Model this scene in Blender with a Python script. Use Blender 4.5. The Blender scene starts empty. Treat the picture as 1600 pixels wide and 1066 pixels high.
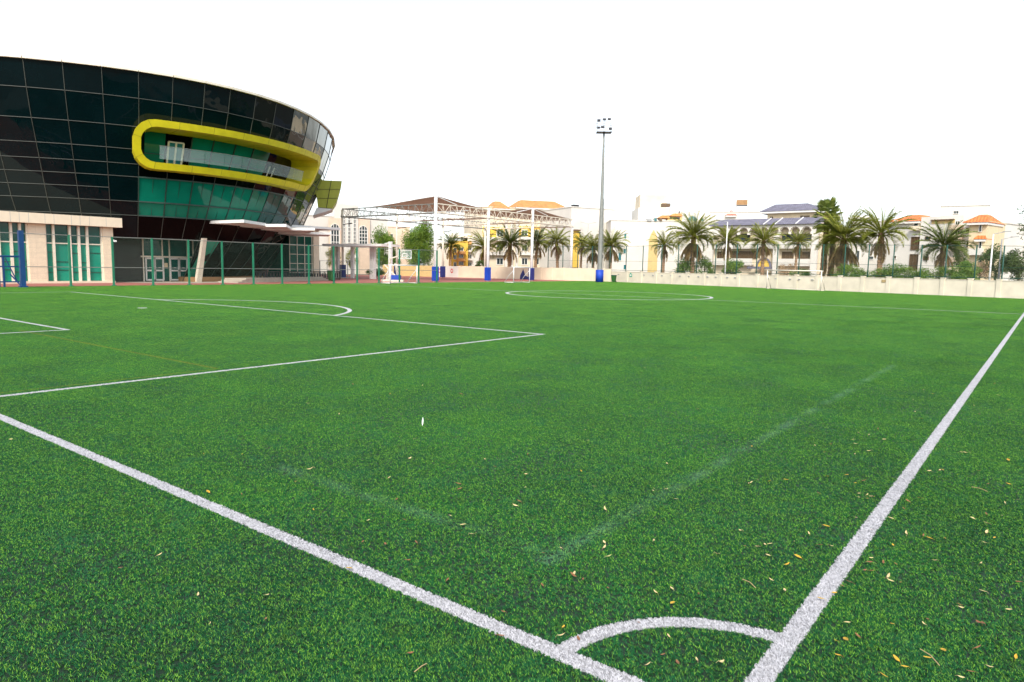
import bpy, math, random
import numpy as np
from mathutils import Vector, Matrix
random.seed(7)
rng = np.random.default_rng(5)
R = math.radians
sc = bpy.context.scene
C = sc.collection

# ------------------------------------------------------------------ camera
F_PX, PITCH, ROLL, YAW = 1085.7, 0.1069, 0.0179, -0.6562
CAM = Vector((1.093, -3.230, 2.245))
def cam_axes():
    f0 = Vector((math.sin(YAW), math.cos(YAW), 0)); r0 = Vector((math.cos(YAW), -math.sin(YAW), 0)); z = Vector((0, 0, 1))
    fw = f0*math.cos(PITCH) - z*math.sin(PITCH)
    up = f0*math.sin(PITCH) + z*math.cos(PITCH)
    c, s = math.cos(ROLL), math.sin(ROLL)
    return r0*c + up*s, up*c - r0*s, fw
AX, AY, AF = cam_axes()
def ray(u, v):
    return AX*((u-800)/F_PX) - AY*((v-533)/F_PX) + AF
def ground(u, v, z=0.0):
    d = ray(u, v); t = (z-CAM.z)/d.z
    return CAM + d*t
def at(u, dist):
    """ground point in the direction of image column u at a given distance in metres"""
    d = ray(u, 425); d.z = 0; d.normalize()
    p = CAM + d*dist
    return Vector((p.x, p.y, 0))
def zat(P, v):
    """height above P that is seen at image row v"""
    lo, hi = -10.0, 80.0
    for _ in range(40):
        m = (lo+hi)/2; q = Vector((P[0], P[1], m)) - CAM
        y = 533 - F_PX*q.dot(AY)/q.dot(AF)
        if y > v: lo = m
        else: hi = m
    return lo
cam_d = bpy.data.cameras.new('camera'); cam = bpy.data.objects.new('camera', cam_d); C.objects.link(cam)
cam_d.sensor_width = 36; cam_d.lens = F_PX/1600*36; cam_d.clip_end = 5000; cam_d.clip_start = 0.05
M4 = Matrix((AX, AY, -AF)).transposed().to_4x4(); M4.translation = CAM
cam.matrix_world = M4
sc.camera = cam

# ------------------------------------------------------------------ materials
def newmat(name):
    m = bpy.data.materials.new(name); m.use_nodes = True
    nt = m.node_tree; b = nt.nodes['Principled BSDF']
    return m, nt, b
def mat(name, col, rough=.7, metal=0, var=.12, scale=2.0, bump=0.0, bscale=30, spec=.4, var2=0.0, alpha=None, ior=None):
    m, nt, b = newmat(name); N = nt.nodes; L = nt.links
    b.inputs['Roughness'].default_value = rough; b.inputs['Metallic'].default_value = metal
    b.inputs['Specular IOR Level'].default_value = spec
    if ior: b.inputs['IOR'].default_value = ior
    geo = N.new('ShaderNodeNewGeometry')
    n = N.new('ShaderNodeTexNoise'); n.inputs['Scale'].default_value = scale; n.inputs['Detail'].default_value = 6
    L.new(geo.outputs['Position'], n.inputs['Vector'])
    r = N.new('ShaderNodeMapRange'); r.inputs['From Min'].default_value = .3; r.inputs['From Max'].default_value = .7
    r.inputs['To Min'].default_value = 1-var; r.inputs['To Max'].default_value = 1+var
    L.new(n.outputs['Fac'], r.inputs['Value'])
    mx = N.new('ShaderNodeVectorMath'); mx.operation = 'SCALE'; mx.inputs[0].default_value = col[:3]
    L.new(r.outputs['Result'], mx.inputs['Scale'])
    L.new(mx.outputs['Vector'], b.inputs['Base Color'])
    if bump:
        n2 = N.new('ShaderNodeTexNoise'); n2.inputs['Scale'].default_value = bscale; n2.inputs['Detail'].default_value = 5
        L.new(geo.outputs['Position'], n2.inputs['Vector'])
        bp = N.new('ShaderNodeBump'); bp.inputs['Strength'].default_value = bump; bp.inputs['Distance'].default_value = .05
        L.new(n2.outputs['Fac'], bp.inputs['Height']); L.new(bp.outputs['Normal'], b.inputs['Normal'])
    return m
def glassmat(name, col, rough=.03, wob=.02, ior=1.5, wscale=.6):
    m, nt, b = newmat(name); N = nt.nodes; L = nt.links
    b.inputs['Roughness'].default_value = rough; b.inputs['IOR'].default_value = ior
    geo = N.new('ShaderNodeNewGeometry')
    n = N.new('ShaderNodeTexNoise'); n.inputs['Scale'].default_value = .35; n.inputs['Detail'].default_value = 3
    L.new(geo.outputs['Position'], n.inputs['Vector'])
    r = N.new('ShaderNodeMapRange'); r.inputs['To Min'].default_value = .55; r.inputs['To Max'].default_value = 1.5
    L.new(n.outputs['Fac'], r.inputs['Value'])
    mx = N.new('ShaderNodeVectorMath'); mx.operation = 'SCALE'; mx.inputs[0].default_value = col
    L.new(r.outputs['Result'], mx.inputs['Scale']); L.new(mx.outputs['Vector'], b.inputs['Base Color'])
    n2 = N.new('ShaderNodeTexNoise'); n2.inputs['Scale'].default_value = wscale; n2.inputs['Detail'].default_value = 1
    L.new(geo.outputs['Position'], n2.inputs['Vector'])
    bp = N.new('ShaderNodeBump'); bp.inputs['Strength'].default_value = 1; bp.inputs['Distance'].default_value = wob
    L.new(n2.outputs['Fac'], bp.inputs['Height']); L.new(bp.outputs['Normal'], b.inputs['Normal'])
    return m
def tiledmat(name, col, sx, sz, joint=.45, rough=.6):
    """panelled cladding: thin darker joints on a world grid"""
    m = mat(name, col, rough, var=.06)
    nt = m.node_tree; N = nt.nodes; L = nt.links; b = N['Principled BSDF']
    geo = [n for n in N if n.type == 'NEW_GEOMETRY'][0]
    src = b.inputs['Base Color'].links[0].from_socket
    sp = N.new('ShaderNodeSeparateXYZ'); L.new(geo.outputs['Position'], sp.inputs[0])
    def line(sock, per, w):
        a = N.new('ShaderNodeMath'); a.operation = 'PINGPONG'; a.inputs[1].default_value = per/2; L.new(sock, a.inputs[0])
        c = N.new('ShaderNodeMath'); c.operation = 'LESS_THAN'; c.inputs[1].default_value = w; L.new(a.outputs[0], c.inputs[0]); return c.outputs[0]
    ad = N.new('ShaderNodeMath'); ad.operation = 'ADD'; L.new(sp.outputs['X'], ad.inputs[0]); L.new(sp.outputs['Y'], ad.inputs[1])
    o = N.new('ShaderNodeMath'); o.operation = 'MAXIMUM'
    L.new(line(sp.outputs['Z'], sz, .012), o.inputs[0]); L.new(line(ad.outputs[0], sx, .012), o.inputs[1])
    k = N.new('ShaderNodeMapRange'); k.inputs['To Min'].default_value = 1; k.inputs['To Max'].default_value = joint; L.new(o.outputs[0], k.inputs['Value'])
    v = N.new('ShaderNodeVectorMath'); v.operation = 'SCALE'; L.new(src, v.inputs[0]); L.new(k.outputs['Result'], v.inputs['Scale'])
    L.new(v.outputs['Vector'], b.inputs['Base Color'])
    return m
def tilemat(name, col, per=.35, rough=.7):
    """roof tiles: ribs as a bump and tone on a world grid"""
    m = mat(name, col, rough, var=.2, scale=1.2)
    nt = m.node_tree; N = nt.nodes; L = nt.links; b = N['Principled BSDF']
    geo = [n for n in N if n.type == 'NEW_GEOMETRY'][0]
    w = N.new('ShaderNodeTexWave'); w.inputs['Scale'].default_value = 1/per*.3; w.inputs['Distortion'].default_value = .5
    L.new(geo.outputs['Position'], w.inputs['Vector'])
    bp = N.new('ShaderNodeBump'); bp.inputs['Distance'].default_value = .08; L.new(w.outputs['Fac'], bp.inputs['Height'])
    L.new(bp.outputs['Normal'], b.inputs['Normal'])
    return m
MT = {}
MT['dark_glass'] = glassmat('dark_glass', (.0008, .006, .0075), .02, .02, 1.28)
MT['coated_glass'] = glassmat('coated_glass', (.004, .02, .022), .02, .03, 1.75)
MT['black_glass'] = glassmat('black_glass', (.0008, .0012, .0014), .03, .015, 1.2)
MT['green_glass'] = glassmat('green_glass', (.003, .15, .095), .05, .015, 1.35)
MT['deep_green_glass'] = glassmat('deep_green_glass', (.002, .07, .055), .04, .02)
MT['green_film'] = glassmat('green_film', (.006, .23, .15), .18, .02)
MT['mullion'] = mat('mullion', (.045, .05, .042), .5)
MT['dark_mullion'] = mat('dark_mullion', (.02, .05, .04), .5)
MT['yellow_panel'] = mat('yellow_panel', (.62, .55, .014), .42, var=.1, scale=1.2, spec=.5)
MT['olive_panel'] = mat('olive_panel', (.33, .36, .02), .4, var=.08)
MT['joint'] = mat('joint', (.2, .19, .02), .7)
MT['dark_joint'] = mat('dark_joint', (.03, .035, .01), .7)
MT['cream_panel'] = mat('cream_panel', (.72, .62, .47), .55, var=.04)
MT['cream_clad'] = tiledmat('cream_clad', (.72, .6, .44), 50, .45, .8)
MT['white_metal'] = mat('white_metal', (.78, .78, .76), .45, var=.05)
MT['cream_metal'] = mat('cream_metal', (.74, .68, .56), .5, var=.06)
MT['grey_metal'] = mat('grey_metal', (.36, .37, .37), .5, var=.1)
MT['galvanised'] = mat('galvanised', (.24, .25, .23), .55, .2, var=.1)
MT['dark_metal'] = mat('dark_metal', (.03, .03, .035), .5)
MT['green_paint'] = mat('green_paint', (.012, .19, .1), .45, var=.12)
MT['dark_green_paint'] = mat('dark_green_paint', (.01, .07, .05), .5)
MT['blue_paint'] = mat('blue_paint', (.005, .05, .16), .4)
MT['blue_pad'] = mat('blue_pad', (.008, .055, .42), .55, var=.1)
MT['navy_shaded_pad'] = mat('navy_shaded_pad', (.02, .03, .17), .6, var=.1)  # dark blue of the back row; also the painted shade on one front pad
MT['court_red'] = mat('court_red', (.38, .13, .105), .85, var=.12, scale=.7)
MT['paving'] = mat('paving', (.42, .37, .3), .8, var=.08)
MT['asphalt'] = mat('asphalt', (.06, .06, .06), .9)
MT['sand'] = mat('sand', (.13, .11, .085), .95, var=.2, scale=.3)
MT['dark_stone'] = tiledmat('dark_stone', (.035, .032, .028), 1.2, .6, .5, .35)
MT['white_wall'] = mat('white_wall', (.66, .63, .57), .85, var=.05, scale=.5, bump=.15)
MT['cream_wall'] = mat('cream_wall', (.72, .62, .46), .85, var=.08, scale=.6, bump=.15)
MT['ivory_wall'] = mat('ivory_wall', (.68, .62, .49), .85, var=.1, scale=.8, bump=.1)
MT['ochre_wall'] = mat('ochre_wall', (.62, .46, .2), .85, var=.08)
MT['yellow_wall'] = mat('yellow_wall', (.72, .47, .08), .85, var=.08)
MT['peach_wall'] = mat('peach_wall', (.7, .54, .41), .85, var=.06)
MT['tan_wall'] = mat('tan_wall', (.68, .56, .36), .85, var=.07)
MT['orange_wall'] = mat('orange_wall', (.66, .33, .12), .85, var=.08)
MT['orange_roof'] = tilemat('orange_roof', (.68, .2, .055))
MT['pale_orange_roof'] = tilemat('pale_orange_roof', (.66, .27, .09))
MT['violet_roof'] = tilemat('violet_roof', (.17, .165, .215))
MT['coral_roof'] = tilemat('coral_roof', (.6, .2, .14))
MT['pane'] = glassmat('pane', (.03, .045, .05), .08, .01)
MT['brown_pane'] = glassmat('brown_pane', (.1, .065, .035), .15, .01)
MT['teal_pane'] = glassmat('teal_pane', (.02, .16, .18), .12, .01)
MT['frame_white'] = mat('frame_white', (.75, .73, .68), .5, var=.03)
MT['frame_brown'] = mat('frame_brown', (.14, .09, .05), .6)

MT['white_cloth'] = mat('white_cloth', (.66, .67, .67), .7, var=.06)
MT['dome_blue'] = mat('dome_blue', (.16, .34, .38), .5)
MT['red_mark'] = mat('red_mark', (.5, .03, .03), .6)
MT['sign_green'] = mat('sign_green', (.02, .32, .2), .5)
MT['mural_navy'] = mat('mural_navy', (.035, .045, .17), .8, var=.2)
MT['bin_green'] = mat('bin_green', (.03, .12, .03), .5)
MT['bronze'] = mat('bronze', (.35, .2, .09), .8)
MT['straw'] = mat('straw', (.4, .3, .15), .9)
def barkmat(name, col, ringscale=7):
    m = mat(name, col, .95, var=.3, scale=5, bump=.6, bscale=12)
    nt = m.node_tree; N = nt.nodes; L = nt.links; b = N['Principled BSDF']
    return m
MT['palm_bark'] = barkmat('palm_bark', (.3, .19, .11))
MT['bark'] = barkmat('bark', (.14, .1, .07))
def leafmat(name, c1, c2, sc_=.8, trans=.25):
    m, nt, b = newmat(name); N = nt.nodes; L = nt.links
    geo = N.new('ShaderNodeNewGeometry')
    n = N.new('ShaderNodeTexNoise'); n.inputs['Scale'].default_value = sc_; n.inputs['Detail'].default_value = 8
    L.new(geo.outputs['Position'], n.inputs['Vector'])
    r = N.new('ShaderNodeMapRange'); r.inputs['From Min'].default_value = .35; r.inputs['From Max'].default_value = .65
    L.new(n.outputs['Fac'], r.inputs['Value'])
    mx = N.new('ShaderNodeMix'); mx.data_type = 'RGBA'; mx.inputs[6].default_value = (*c1, 1); mx.inputs[7].default_value = (*c2, 1)
    L.new(r.outputs['Result'], mx.inputs[0]); L.new(mx.outputs[2], b.inputs['Base Color'])
    b.inputs['Roughness'].default_value = .55; b.inputs['Specular IOR Level'].default_value = .35
    tr = N.new('ShaderNodeBsdfTranslucent'); L.new(mx.outputs[2], tr.inputs['Color'])
    ms = N.new('ShaderNodeMixShader'); ms.inputs[0].default_value = trans
    L.new(b.outputs[0], ms.inputs[1]); L.new(tr.outputs[0], ms.inputs[2])
    L.new(ms.outputs[0], N['Material Output'].inputs['Surface'])
    return m
MT['palm_leaf'] = leafmat('palm_leaf', (.22, .28, .045), (.46, .46, .09), 1.5, .35)
MT['palm_leaf_dark'] = leafmat('palm_leaf_dark', (.12, .18, .04), (.27, .31, .07), 1.5)
MT['palm_dry'] = leafmat('palm_dry', (.28, .19, .08), (.5, .36, .15), 1.5)
MT['tree_leaf'] = leafmat('tree_leaf', (.07, .16, .02), (.22, .34, .04), .9)
MT['dark_leaf'] = leafmat('dark_leaf', (.04, .09, .02), (.14, .2, .05), .9)
MT['bush_leaf'] = leafmat('bush_leaf', (.07, .17, .025), (.22, .33, .05), 1.3)
MT['pink_leaf'] = leafmat('pink_leaf', (.4, .25, .12), (.6, .45, .3), 2)

MT['shade'] = leafmat('shade_cloth', (.27, .17, .11), (.34, .22, .15), .5, .3)
def thinmat(name, col, op, per=.06, w=.004):
    """wire netting / see-through glass: one thin sheet, transparent between the wires"""
    m, nt, b = newmat(name); N = nt.nodes; L = nt.links
    b.inputs['Base Color'].default_value = (*col, 1); b.inputs['Roughness'].default_value = .5
    tr = N.new('ShaderNodeBsdfTransparent'); ms = N.new('ShaderNodeMixShader')
    L.new(tr.outputs[0], ms.inputs[1]); L.new(b.outputs[0], ms.inputs[2])
    if per:
        geo = N.new('ShaderNodeNewGeometry'); sp = N.new('ShaderNodeSeparateXYZ'); L.new(geo.outputs['Position'], sp.inputs[0])
        ad = N.new('ShaderNodeMath'); ad.operation = 'ADD'; L.new(sp.outputs['X'], ad.inputs[0]); L.new(sp.outputs['Y'], ad.inputs[1])
        res = []
        for sgn in ('ADD', 'SUBTRACT'):
            a = N.new('ShaderNodeMath'); a.operation = sgn; L.new(ad.outputs[0], a.inputs[0]); L.new(sp.outputs['Z'], a.inputs[1])
            p = N.new('ShaderNodeMath'); p.operation = 'PINGPONG'; p.inputs[1].default_value = per/2; L.new(a.outputs[0], p.inputs[0])
            c = N.new('ShaderNodeMath'); c.operation = 'LESS_THAN'; c.inputs[1].default_value = w/2*1.4; L.new(p.outputs[0], c.inputs[0]); res.append(c)
        o = N.new('ShaderNodeMath'); o.operation = 'MAXIMUM'; L.new(res[0].outputs[0], o.inputs[0]); L.new(res[1].outputs[0], o.inputs[1])
        L.new(o.outputs[0], ms.inputs[0])
    else:
        ms.inputs[0].default_value = op
    L.new(ms.outputs[0], N['Material Output'].inputs['Surface'])
    return m
MT['net'] = thinmat('chain_link', (.1, .16, .12), .1, .06, .0018)
MT['far_net'] = thinmat('far_netting', (.2, .23, .2), .1, .1, .0022)
def balustrade_mat():
    m, nt, b = newmat('clear_glass'); N = nt.nodes; L = nt.links
    b.inputs['Base Color'].default_value = (.62, .78, .8, 1); b.inputs['Roughness'].default_value = .12
    tr = N.new('ShaderNodeBsdfTransparent'); tr.inputs['Color'].default_value = (.8, .93, .92, 1)
    ms = N.new('ShaderNodeMixShader'); ms.inputs[0].default_value = .24
    L.new(tr.outputs[0], ms.inputs[1]); L.new(b.outputs[0], ms.inputs[2]); L.new(ms.outputs[0], N['Material Output'].inputs['Surface'])
    return m
MT['clear_glass'] = balustrade_mat()

# ------------------------------------------------------------------ mesh builder
class MB:
    def __init__(s): s.v = []; s.f = []; s.m = []
    def quad(s, a, b, c, d, mi=0):
        i = len(s.v); s.v += [tuple(a), tuple(b), tuple(c), tuple(d)]; s.f.append((i, i+1, i+2, i+3)); s.m.append(mi)
    def poly(s, pts, mi=0):
        i = len(s.v); s.v += [tuple(p) for p in pts]; s.f.append(tuple(range(i, i+len(pts)))); s.m.append(mi)
    def hexa(s, p, mi=0):
        """8 points: bottom loop 0-3, top loop 4-7"""
        i = len(s.v); s.v += [tuple(q) for q in p]
        for f in ((3, 2, 1, 0), (4, 5, 6, 7), (0, 1, 5, 4), (1, 2, 6, 5), (2, 3, 7, 6), (3, 0, 4, 7)):
            s.f.append(tuple(i+k for k in f)); s.m.append(mi)
    def box(s, x0, x1, y0, y1, z0, z1, mi=0):
        s.hexa([(x0, y0, z0), (x1, y0, z0), (x1, y1, z0), (x0, y1, z0), (x0, y0, z1), (x1, y0, z1), (x1, y1, z1), (x0, y1, z1)], mi)
    def beam(s, a, b, w, h=None, mi=0, up=(0, 0, 1)):
        a, b = Vector(a), Vector(b); h = h or w; d = (b-a)
        if d.length < 1e-6: return
        d.normalize(); u = Vector(up)
        if abs(d.dot(u)) > .98: u = Vector((1, 0, 0))
        x = d.cross(u).normalized()*w/2; y = x.cross(d).normalized()*h/2
        s.hexa([a-x-y, a+x-y, a+x+y, a-x+y, b-x-y, b+x-y, b+x+y, b-x+y], mi)
    def tube(s, pts, rad, n=8, mi=0, cap=True):
        pts = [Vector(p) for p in pts]
        if not hasattr(rad, '__len__'): rad = [rad]*len(pts)
        base = len(s.v); prev = None
        for k, p in enumerate(pts):
            d = (pts[min(k+1, len(pts)-1)] - pts[max(k-1, 0)]).normalized()
            if prev is None:
                u = Vector((1, 0, 0)) if abs(d.x) < .9 else Vector((0, 1, 0))
                x = d.cross(u).normalized()
            else:
                x = (prev - d*prev.dot(d)).normalized()
            prev = x; y = d.cross(x)
            for j in range(n):
                a = 2*math.pi*j/n; s.v.append(tuple(p + (x*math.cos(a)+y*math.sin(a))*rad[k]))
        for k in range(len(pts)-1):
            for j in range(n):
                a = base+k*n+j; b = base+k*n+(j+1) % n
                s.f.append((a, b, b+n, a+n)); s.m.append(mi)
        if cap:
            s.f.append(tuple(base+j for j in range(n))[::-1]); s.m.append(mi)
            s.f.append(tuple(base+(len(pts)-1)*n+j for j in range(n))); s.m.append(mi)
    def build(s, name, mats, parent=None, smooth=False):
        me = bpy.data.meshes.new(name); me.from_pydata(s.v, [], s.f)
        if not isinstance(mats, (list, tuple)): mats = [mats]
        for m in mats: me.materials.append(MT[m] if isinstance(m, str) else m)
        if len(mats) > 1: me.polygons.foreach_set('material_index', s.m)
        if smooth: me.polygons.foreach_set('use_smooth', [True]*len(s.f))
        me.update()
        o = bpy.data.objects.new(name, me); C.objects.link(o)
        if parent:
            o.parent = parent
            off = parent.matrix_basis.to_translation()
            p = parent.parent
            while p: off = off + p.matrix_basis.to_translation(); p = p.parent
            if off.length > 0:
                o.location = -off   # meshes are written in world coordinates
        return o
def tag(o, label=None, cat=None, group=None, kind=None):
    if label: o['label'] = label
    if cat: o['category'] = cat
    if group: o['group'] = group
    if kind: o['kind'] = kind
    return o
def thing(name, label, cat, group=None, loc=None):
    o = bpy.data.objects.new(name, None); C.objects.link(o); o.empty_display_size = .5
    if loc is not None: o.location = loc
    return tag(o, label, cat, group)
def copy_tree(o, parent=None):
    c = o.copy(); C.objects.link(c)
    if parent is not None: c.parent = parent
    for ch in list(o.children): copy_tree(ch, c)
    return c

class Plane:
    """vertical wall through two ground points; pixel positions of the photo are carried onto it in metres"""
    def __init__(s, A, B):
        s.A = Vector((A[0], A[1], 0)); s.B = Vector((B[0], B[1], 0)); s.d = (s.B-s.A).normalized(); s.L = (s.B-s.A).length
        n = Vector((-s.d.y, s.d.x, 0)); s.n = n if (CAM-s.A).dot(n) > 0 else -n
    def hit(s, u, v):
        r = ray(u, v); t = (s.A-CAM).dot(s.n)/r.dot(s.n); P = CAM+r*t; return (P-s.A).dot(s.d), P.z
    def p(s, a, z, o=0.0): return s.A + s.d*a + s.n*o + Vector((0, 0, z))
    def box(s, mb, a0, a1, z0, z1, o0, o1, mi=0):
        mb.hexa([s.p(a0, z0, o0), s.p(a1, z0, o0), s.p(a1, z0, o1), s.p(a0, z0, o1), s.p(a0, z1, o0), s.p(a1, z1, o0), s.p(a1, z1, o1), s.p(a0, z1, o1)], mi)
    def pbox(s, mb, u0, v0, u1, v1, o0, o1, mi=0):
        um = (u0+u1)/2; vm = (v0+v1)/2
        a0 = s.hit(u0, vm)[0]; a1 = s.hit(u1, vm)[0]; z1 = s.hit(um, v0)[1]; z0 = s.hit(um, v1)[1]
        s.box(mb, a0, a1, z0, z1, o0, o1, mi)
        return a0, a1, z0, z1
    def window(s, root, u0, v0, u1, v1, pane='pane', frame='frame_white', nx=2, ny=1, fw=.07, name='window', arch=False):
        um = (u0+u1)/2; vm = (v0+v1)/2
        a0 = s.hit(u0, vm)[0]; a1 = s.hit(u1, vm)[0]; z1 = s.hit(um, v0)[1]; z0 = s.hit(um, v1)[1]
        return s.win(root, a0, a1, z0, z1, pane, frame, nx, ny, fw, name, arch)
    def win(s, root, a0, a1, z0, z1, pane='pane', frame='frame_white', nx=2, ny=1, fw=.07, name='window', arch=False):
        f = MB(); g = MB(); r = (a1-a0)/2
        zt = z1-r if arch else z1
        for a in (a0, a1): s.box(f, a-fw/2, a+fw/2, z0, zt, .002, .11)
        s.box(f, a0-fw/2, a1+fw/2, z0-fw, z0, .002, .14)
        if not arch: s.box(f, a0-fw/2, a1+fw/2, z1, z1+fw, .002, .12)
        for i in range(1, nx): a = a0+(a1-a0)*i/nx; s.box(f, a-fw*.3, a+fw*.3, z0, zt + (math.sqrt(max(0, r*r-(a-a0-r)**2)) if arch else 0), .022, .085)
        for i in range(1, ny): z = z0+(zt-z0)*i/ny; s.box(f, a0, a1, z-fw*.3, z+fw*.3, .022, .08)
        if arch:
            n = 10; pts = [(a0+r+r*math.cos(math.pi*i/n), zt+r*math.sin(math.pi*i/n)) for i in range(n+1)]
            for (x0, y0), (x1, y1) in zip(pts[:-1], pts[1:]): f.beam(s.p(x0, y0, .05), s.p(x1, y1, .05), fw, .1)
            g.poly([s.p(x, y, .02) for x, y in pts] + [s.p(a0, z0, .02), s.p(a1, z0, .02)])
            s.box(f, a0, a1, zt-fw*.3, zt+fw*.3, .022, .08)
        else: g.quad(s.p(a0, z0, .02), s.p(a1, z0, .02), s.p(a1, z1, .02), s.p(a0, z1, .02))
        w = f.build(name, frame, root); g.build('pane', pane, w)
        return w

# ------------------------------------------------------------------ node helpers for the pitch
def pitch_material(name, ground_sheet):
    m, nt, b = newmat(name); N = nt.nodes; L = nt.links
    geo = N.new('ShaderNodeNewGeometry'); sp = N.new('ShaderNodeSeparateXYZ'); L.new(geo.outputs['Position'], sp.inputs[0])
    X, Y = sp.outputs['X'], sp.outputs['Y']
    wob = N.new('ShaderNodeTexNoise'); wob.inputs['Scale'].default_value = 45; wob.inputs['Detail'].default_value = 3; L.new(geo.outputs['Position'], wob.inputs['Vector'])
    def mth(op, a, b_=None, c=None):
        n = N.new('ShaderNodeMath'); n.operation = op
        for i, v in enumerate((a, b_, c)):
            if v is None: continue
            if isinstance(v, (int, float)): n.inputs[i].default_value = v
            else: L.new(v, n.inputs[i])
        return n.outputs[0]
    wobble = mth('MULTIPLY', mth('SUBTRACT', wob.outputs['Fac'], .5), .06)
    X = mth('ADD', X, wobble); Y = mth('ADD', Y, wobble)
    def near(s, c, w): return mth('COMPARE', s, c, w/2)
    def rng_(s, lo, hi): return mth('COMPARE', s, (lo+hi)/2, (hi-lo)/2)
    def seg(s, c, t, lo, hi, w=.13): return mth('MULTIPLY', near(s, c, w), rng_(t, lo, hi))
    def ring(cx, cy, r, w=.12):
        dx = mth('SUBTRACT', X, cx); dy = mth('SUBTRACT', Y, cy)
        d = mth('SQRT', mth('ADD', mth('MULTIPLY', dx, dx), mth('MULTIPLY', dy, dy)))
        return near(d, r, w)
    masks = [seg(Y, 0, X, -64, .06), seg(X, 0, Y, -.06, 93), 
             mth('MULTIPLY', mth('MULTIPLY', ring(0, 0, 1.0), mth('LESS_THAN', X, 0)), mth('GREATER_THAN', Y, 0)),
             seg(X, -12.23, Y, 0, 15.8), seg(X, -51.2, Y, 0, 15.8), seg(Y, 15.75, X, -51.26, -12.17, .14),
             seg(X, -23.35, Y, 0, 5.56), seg(X, -40, Y, 0, 5.56), seg(Y, 5.5, X, -40.06, -23.3),
             mth('MULTIPLY', ring(-31.2, 11.3, 9.15, .2), mth('GREATER_THAN', Y, 15.75)),
             mth('LESS_THAN', ring(-31.9, 11.4, 0, 0), -1),
             seg(Y, 47.1, X, -60.6, 0, .16), ring(-28.5, 48.3, 8.5, .26),
             seg(X, -60.6, Y, 47, 93, .12)]
    # penalty spot
    dx = mth('SUBTRACT', X, -32.4); dy = mth('SUBTRACT', Y, 11.9)
    masks[10] = mth('LESS_THAN', mth('ADD', mth('MULTIPLY', dx, dx), mth('MULTIPLY', dy, dy)), .045)
    tot = masks[0]
    for k in masks[1:]: tot = mth('MAXIMUM', tot, k)
    # tone noise of the turf
    def noise(scale, det=5, lo=.35, hi=.65, dist=0):
        n = N.new('ShaderNodeTexNoise'); n.inputs['Scale'].default_value = scale; n.inputs['Detail'].default_value = det
        n.inputs['Distortion'].default_value = dist
        L.new(geo.outputs['Position'], n.inputs['Vector'])
        r = N.new('ShaderNodeMapRange'); r.inputs['From Min'].default_value = lo; r.inputs['From Max'].default_value = hi
        L.new(n.outputs['Fac'], r.inputs['Value']); return r.outputs['Result']
    def mix(f, a, c):
        n = N.new('ShaderNodeMix'); n.data_type = 'RGBA'
        for i, v in ((0, f), (6, a), (7, c)):
            if isinstance(v, tuple): n.inputs[i].default_value = (*v, 1)
            elif isinstance(v, float): n.inputs[i].default_value = v
            else: L.new(v, n.inputs[i])
        return n.outputs[2]
    col = mix(noise(.5), GREEN_A, GREEN_B)
    if not ground_sheet:      # long upright fibres are a yellower green than the short curled thatch
        fa = N.new('ShaderNodeAttribute'); fa.attribute_name = 'fibre'
        col = mix(mth('MULTIPLY', fa.outputs['Fac'], .85), col, (.25, .55, .045))
    col = mix(mth('MULTIPLY', noise(2.3, 6, .5, .75, .4), .4), col, GREEN_C)
    col = mix(mth('MULTIPLY', noise(6.0, 4, .5, .8), .45), col, GREEN_D)
    # worn chalk of older markings
    worn = noise(1.6, 8, .36, .7)
    def soft(c_, s_, w_): return mth('MAXIMUM', mth('SUBTRACT', 1, mth('DIVIDE', mth('ABSOLUTE', mth('SUBTRACT', s_, c_)), w_)), 0)
    old = mth('MAXIMUM', mth('MULTIPLY', mth('MULTIPLY', soft(-1.8, X, .13), rng_(Y, .95, 16)), .27), mth('MULTIPLY', mth('MULTIPLY', soft(1.12, Y, .15), rng_(X, -5.6, -1.7)), .18))
    col = mix(mth('MULTIPLY', old, worn), col, (.3, .52, .4))
    org = mth('MAXIMUM', seg(Y, 4.42, X, -24, -12.6, .1), seg(X, -12.55, Y, -.0, 4.4, .07))
    col = mix(mth('MULTIPLY', org, .3), col, (.3, .24, .02))
    wn = noise(1.1, 6, .2, .6)
    dirt = noise(9.0, 4, .3, .62)
    white = mix(mth('MULTIPLY', dirt, .3), (.62, .62, .66), (.4, .41, .43))
    col = mix(tot, col, white)
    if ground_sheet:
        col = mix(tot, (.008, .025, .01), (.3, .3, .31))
    else:
        at_ = N.new('ShaderNodeAttribute'); at_.attribute_name = 'rnd'
        v = N.new('ShaderNodeVectorMath'); v.operation = 'SCALE'; L.new(col, v.inputs[0])
        r = N.new('ShaderNodeMapRange'); r.inputs['To Min'].default_value = .78; r.inputs['To Max'].default_value = 1.15
        L.new(at_.outputs['Fac'], r.inputs['Value']); L.new(r.outputs['Result'], v.inputs['Scale']); col = v.outputs['Vector']
    L.new(col, b.inputs['Base Color'])
    b.inputs['Roughness'].default_value = .5; b.inputs['Specular IOR Level'].default_value = .25
    if not ground_sheet:
        tr = N.new('ShaderNodeBsdfTranslucent'); L.new(col, tr.inputs['Color'])
        ms = N.new('ShaderNodeMixShader'); ms.inputs[0].default_value = .15
        L.new(b.outputs[0], ms.inputs[1]); L.new(tr.outputs[0], ms.inputs[2]); L.new(ms.outputs[0], N['Material Output'].inputs['Surface'])
    return m
GREEN_A = (.006, .082, .022); GREEN_B = (.012, .125, .022); GREEN_C = (.010, .125, .058); GREEN_D = (.045, .095, .012)

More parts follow.
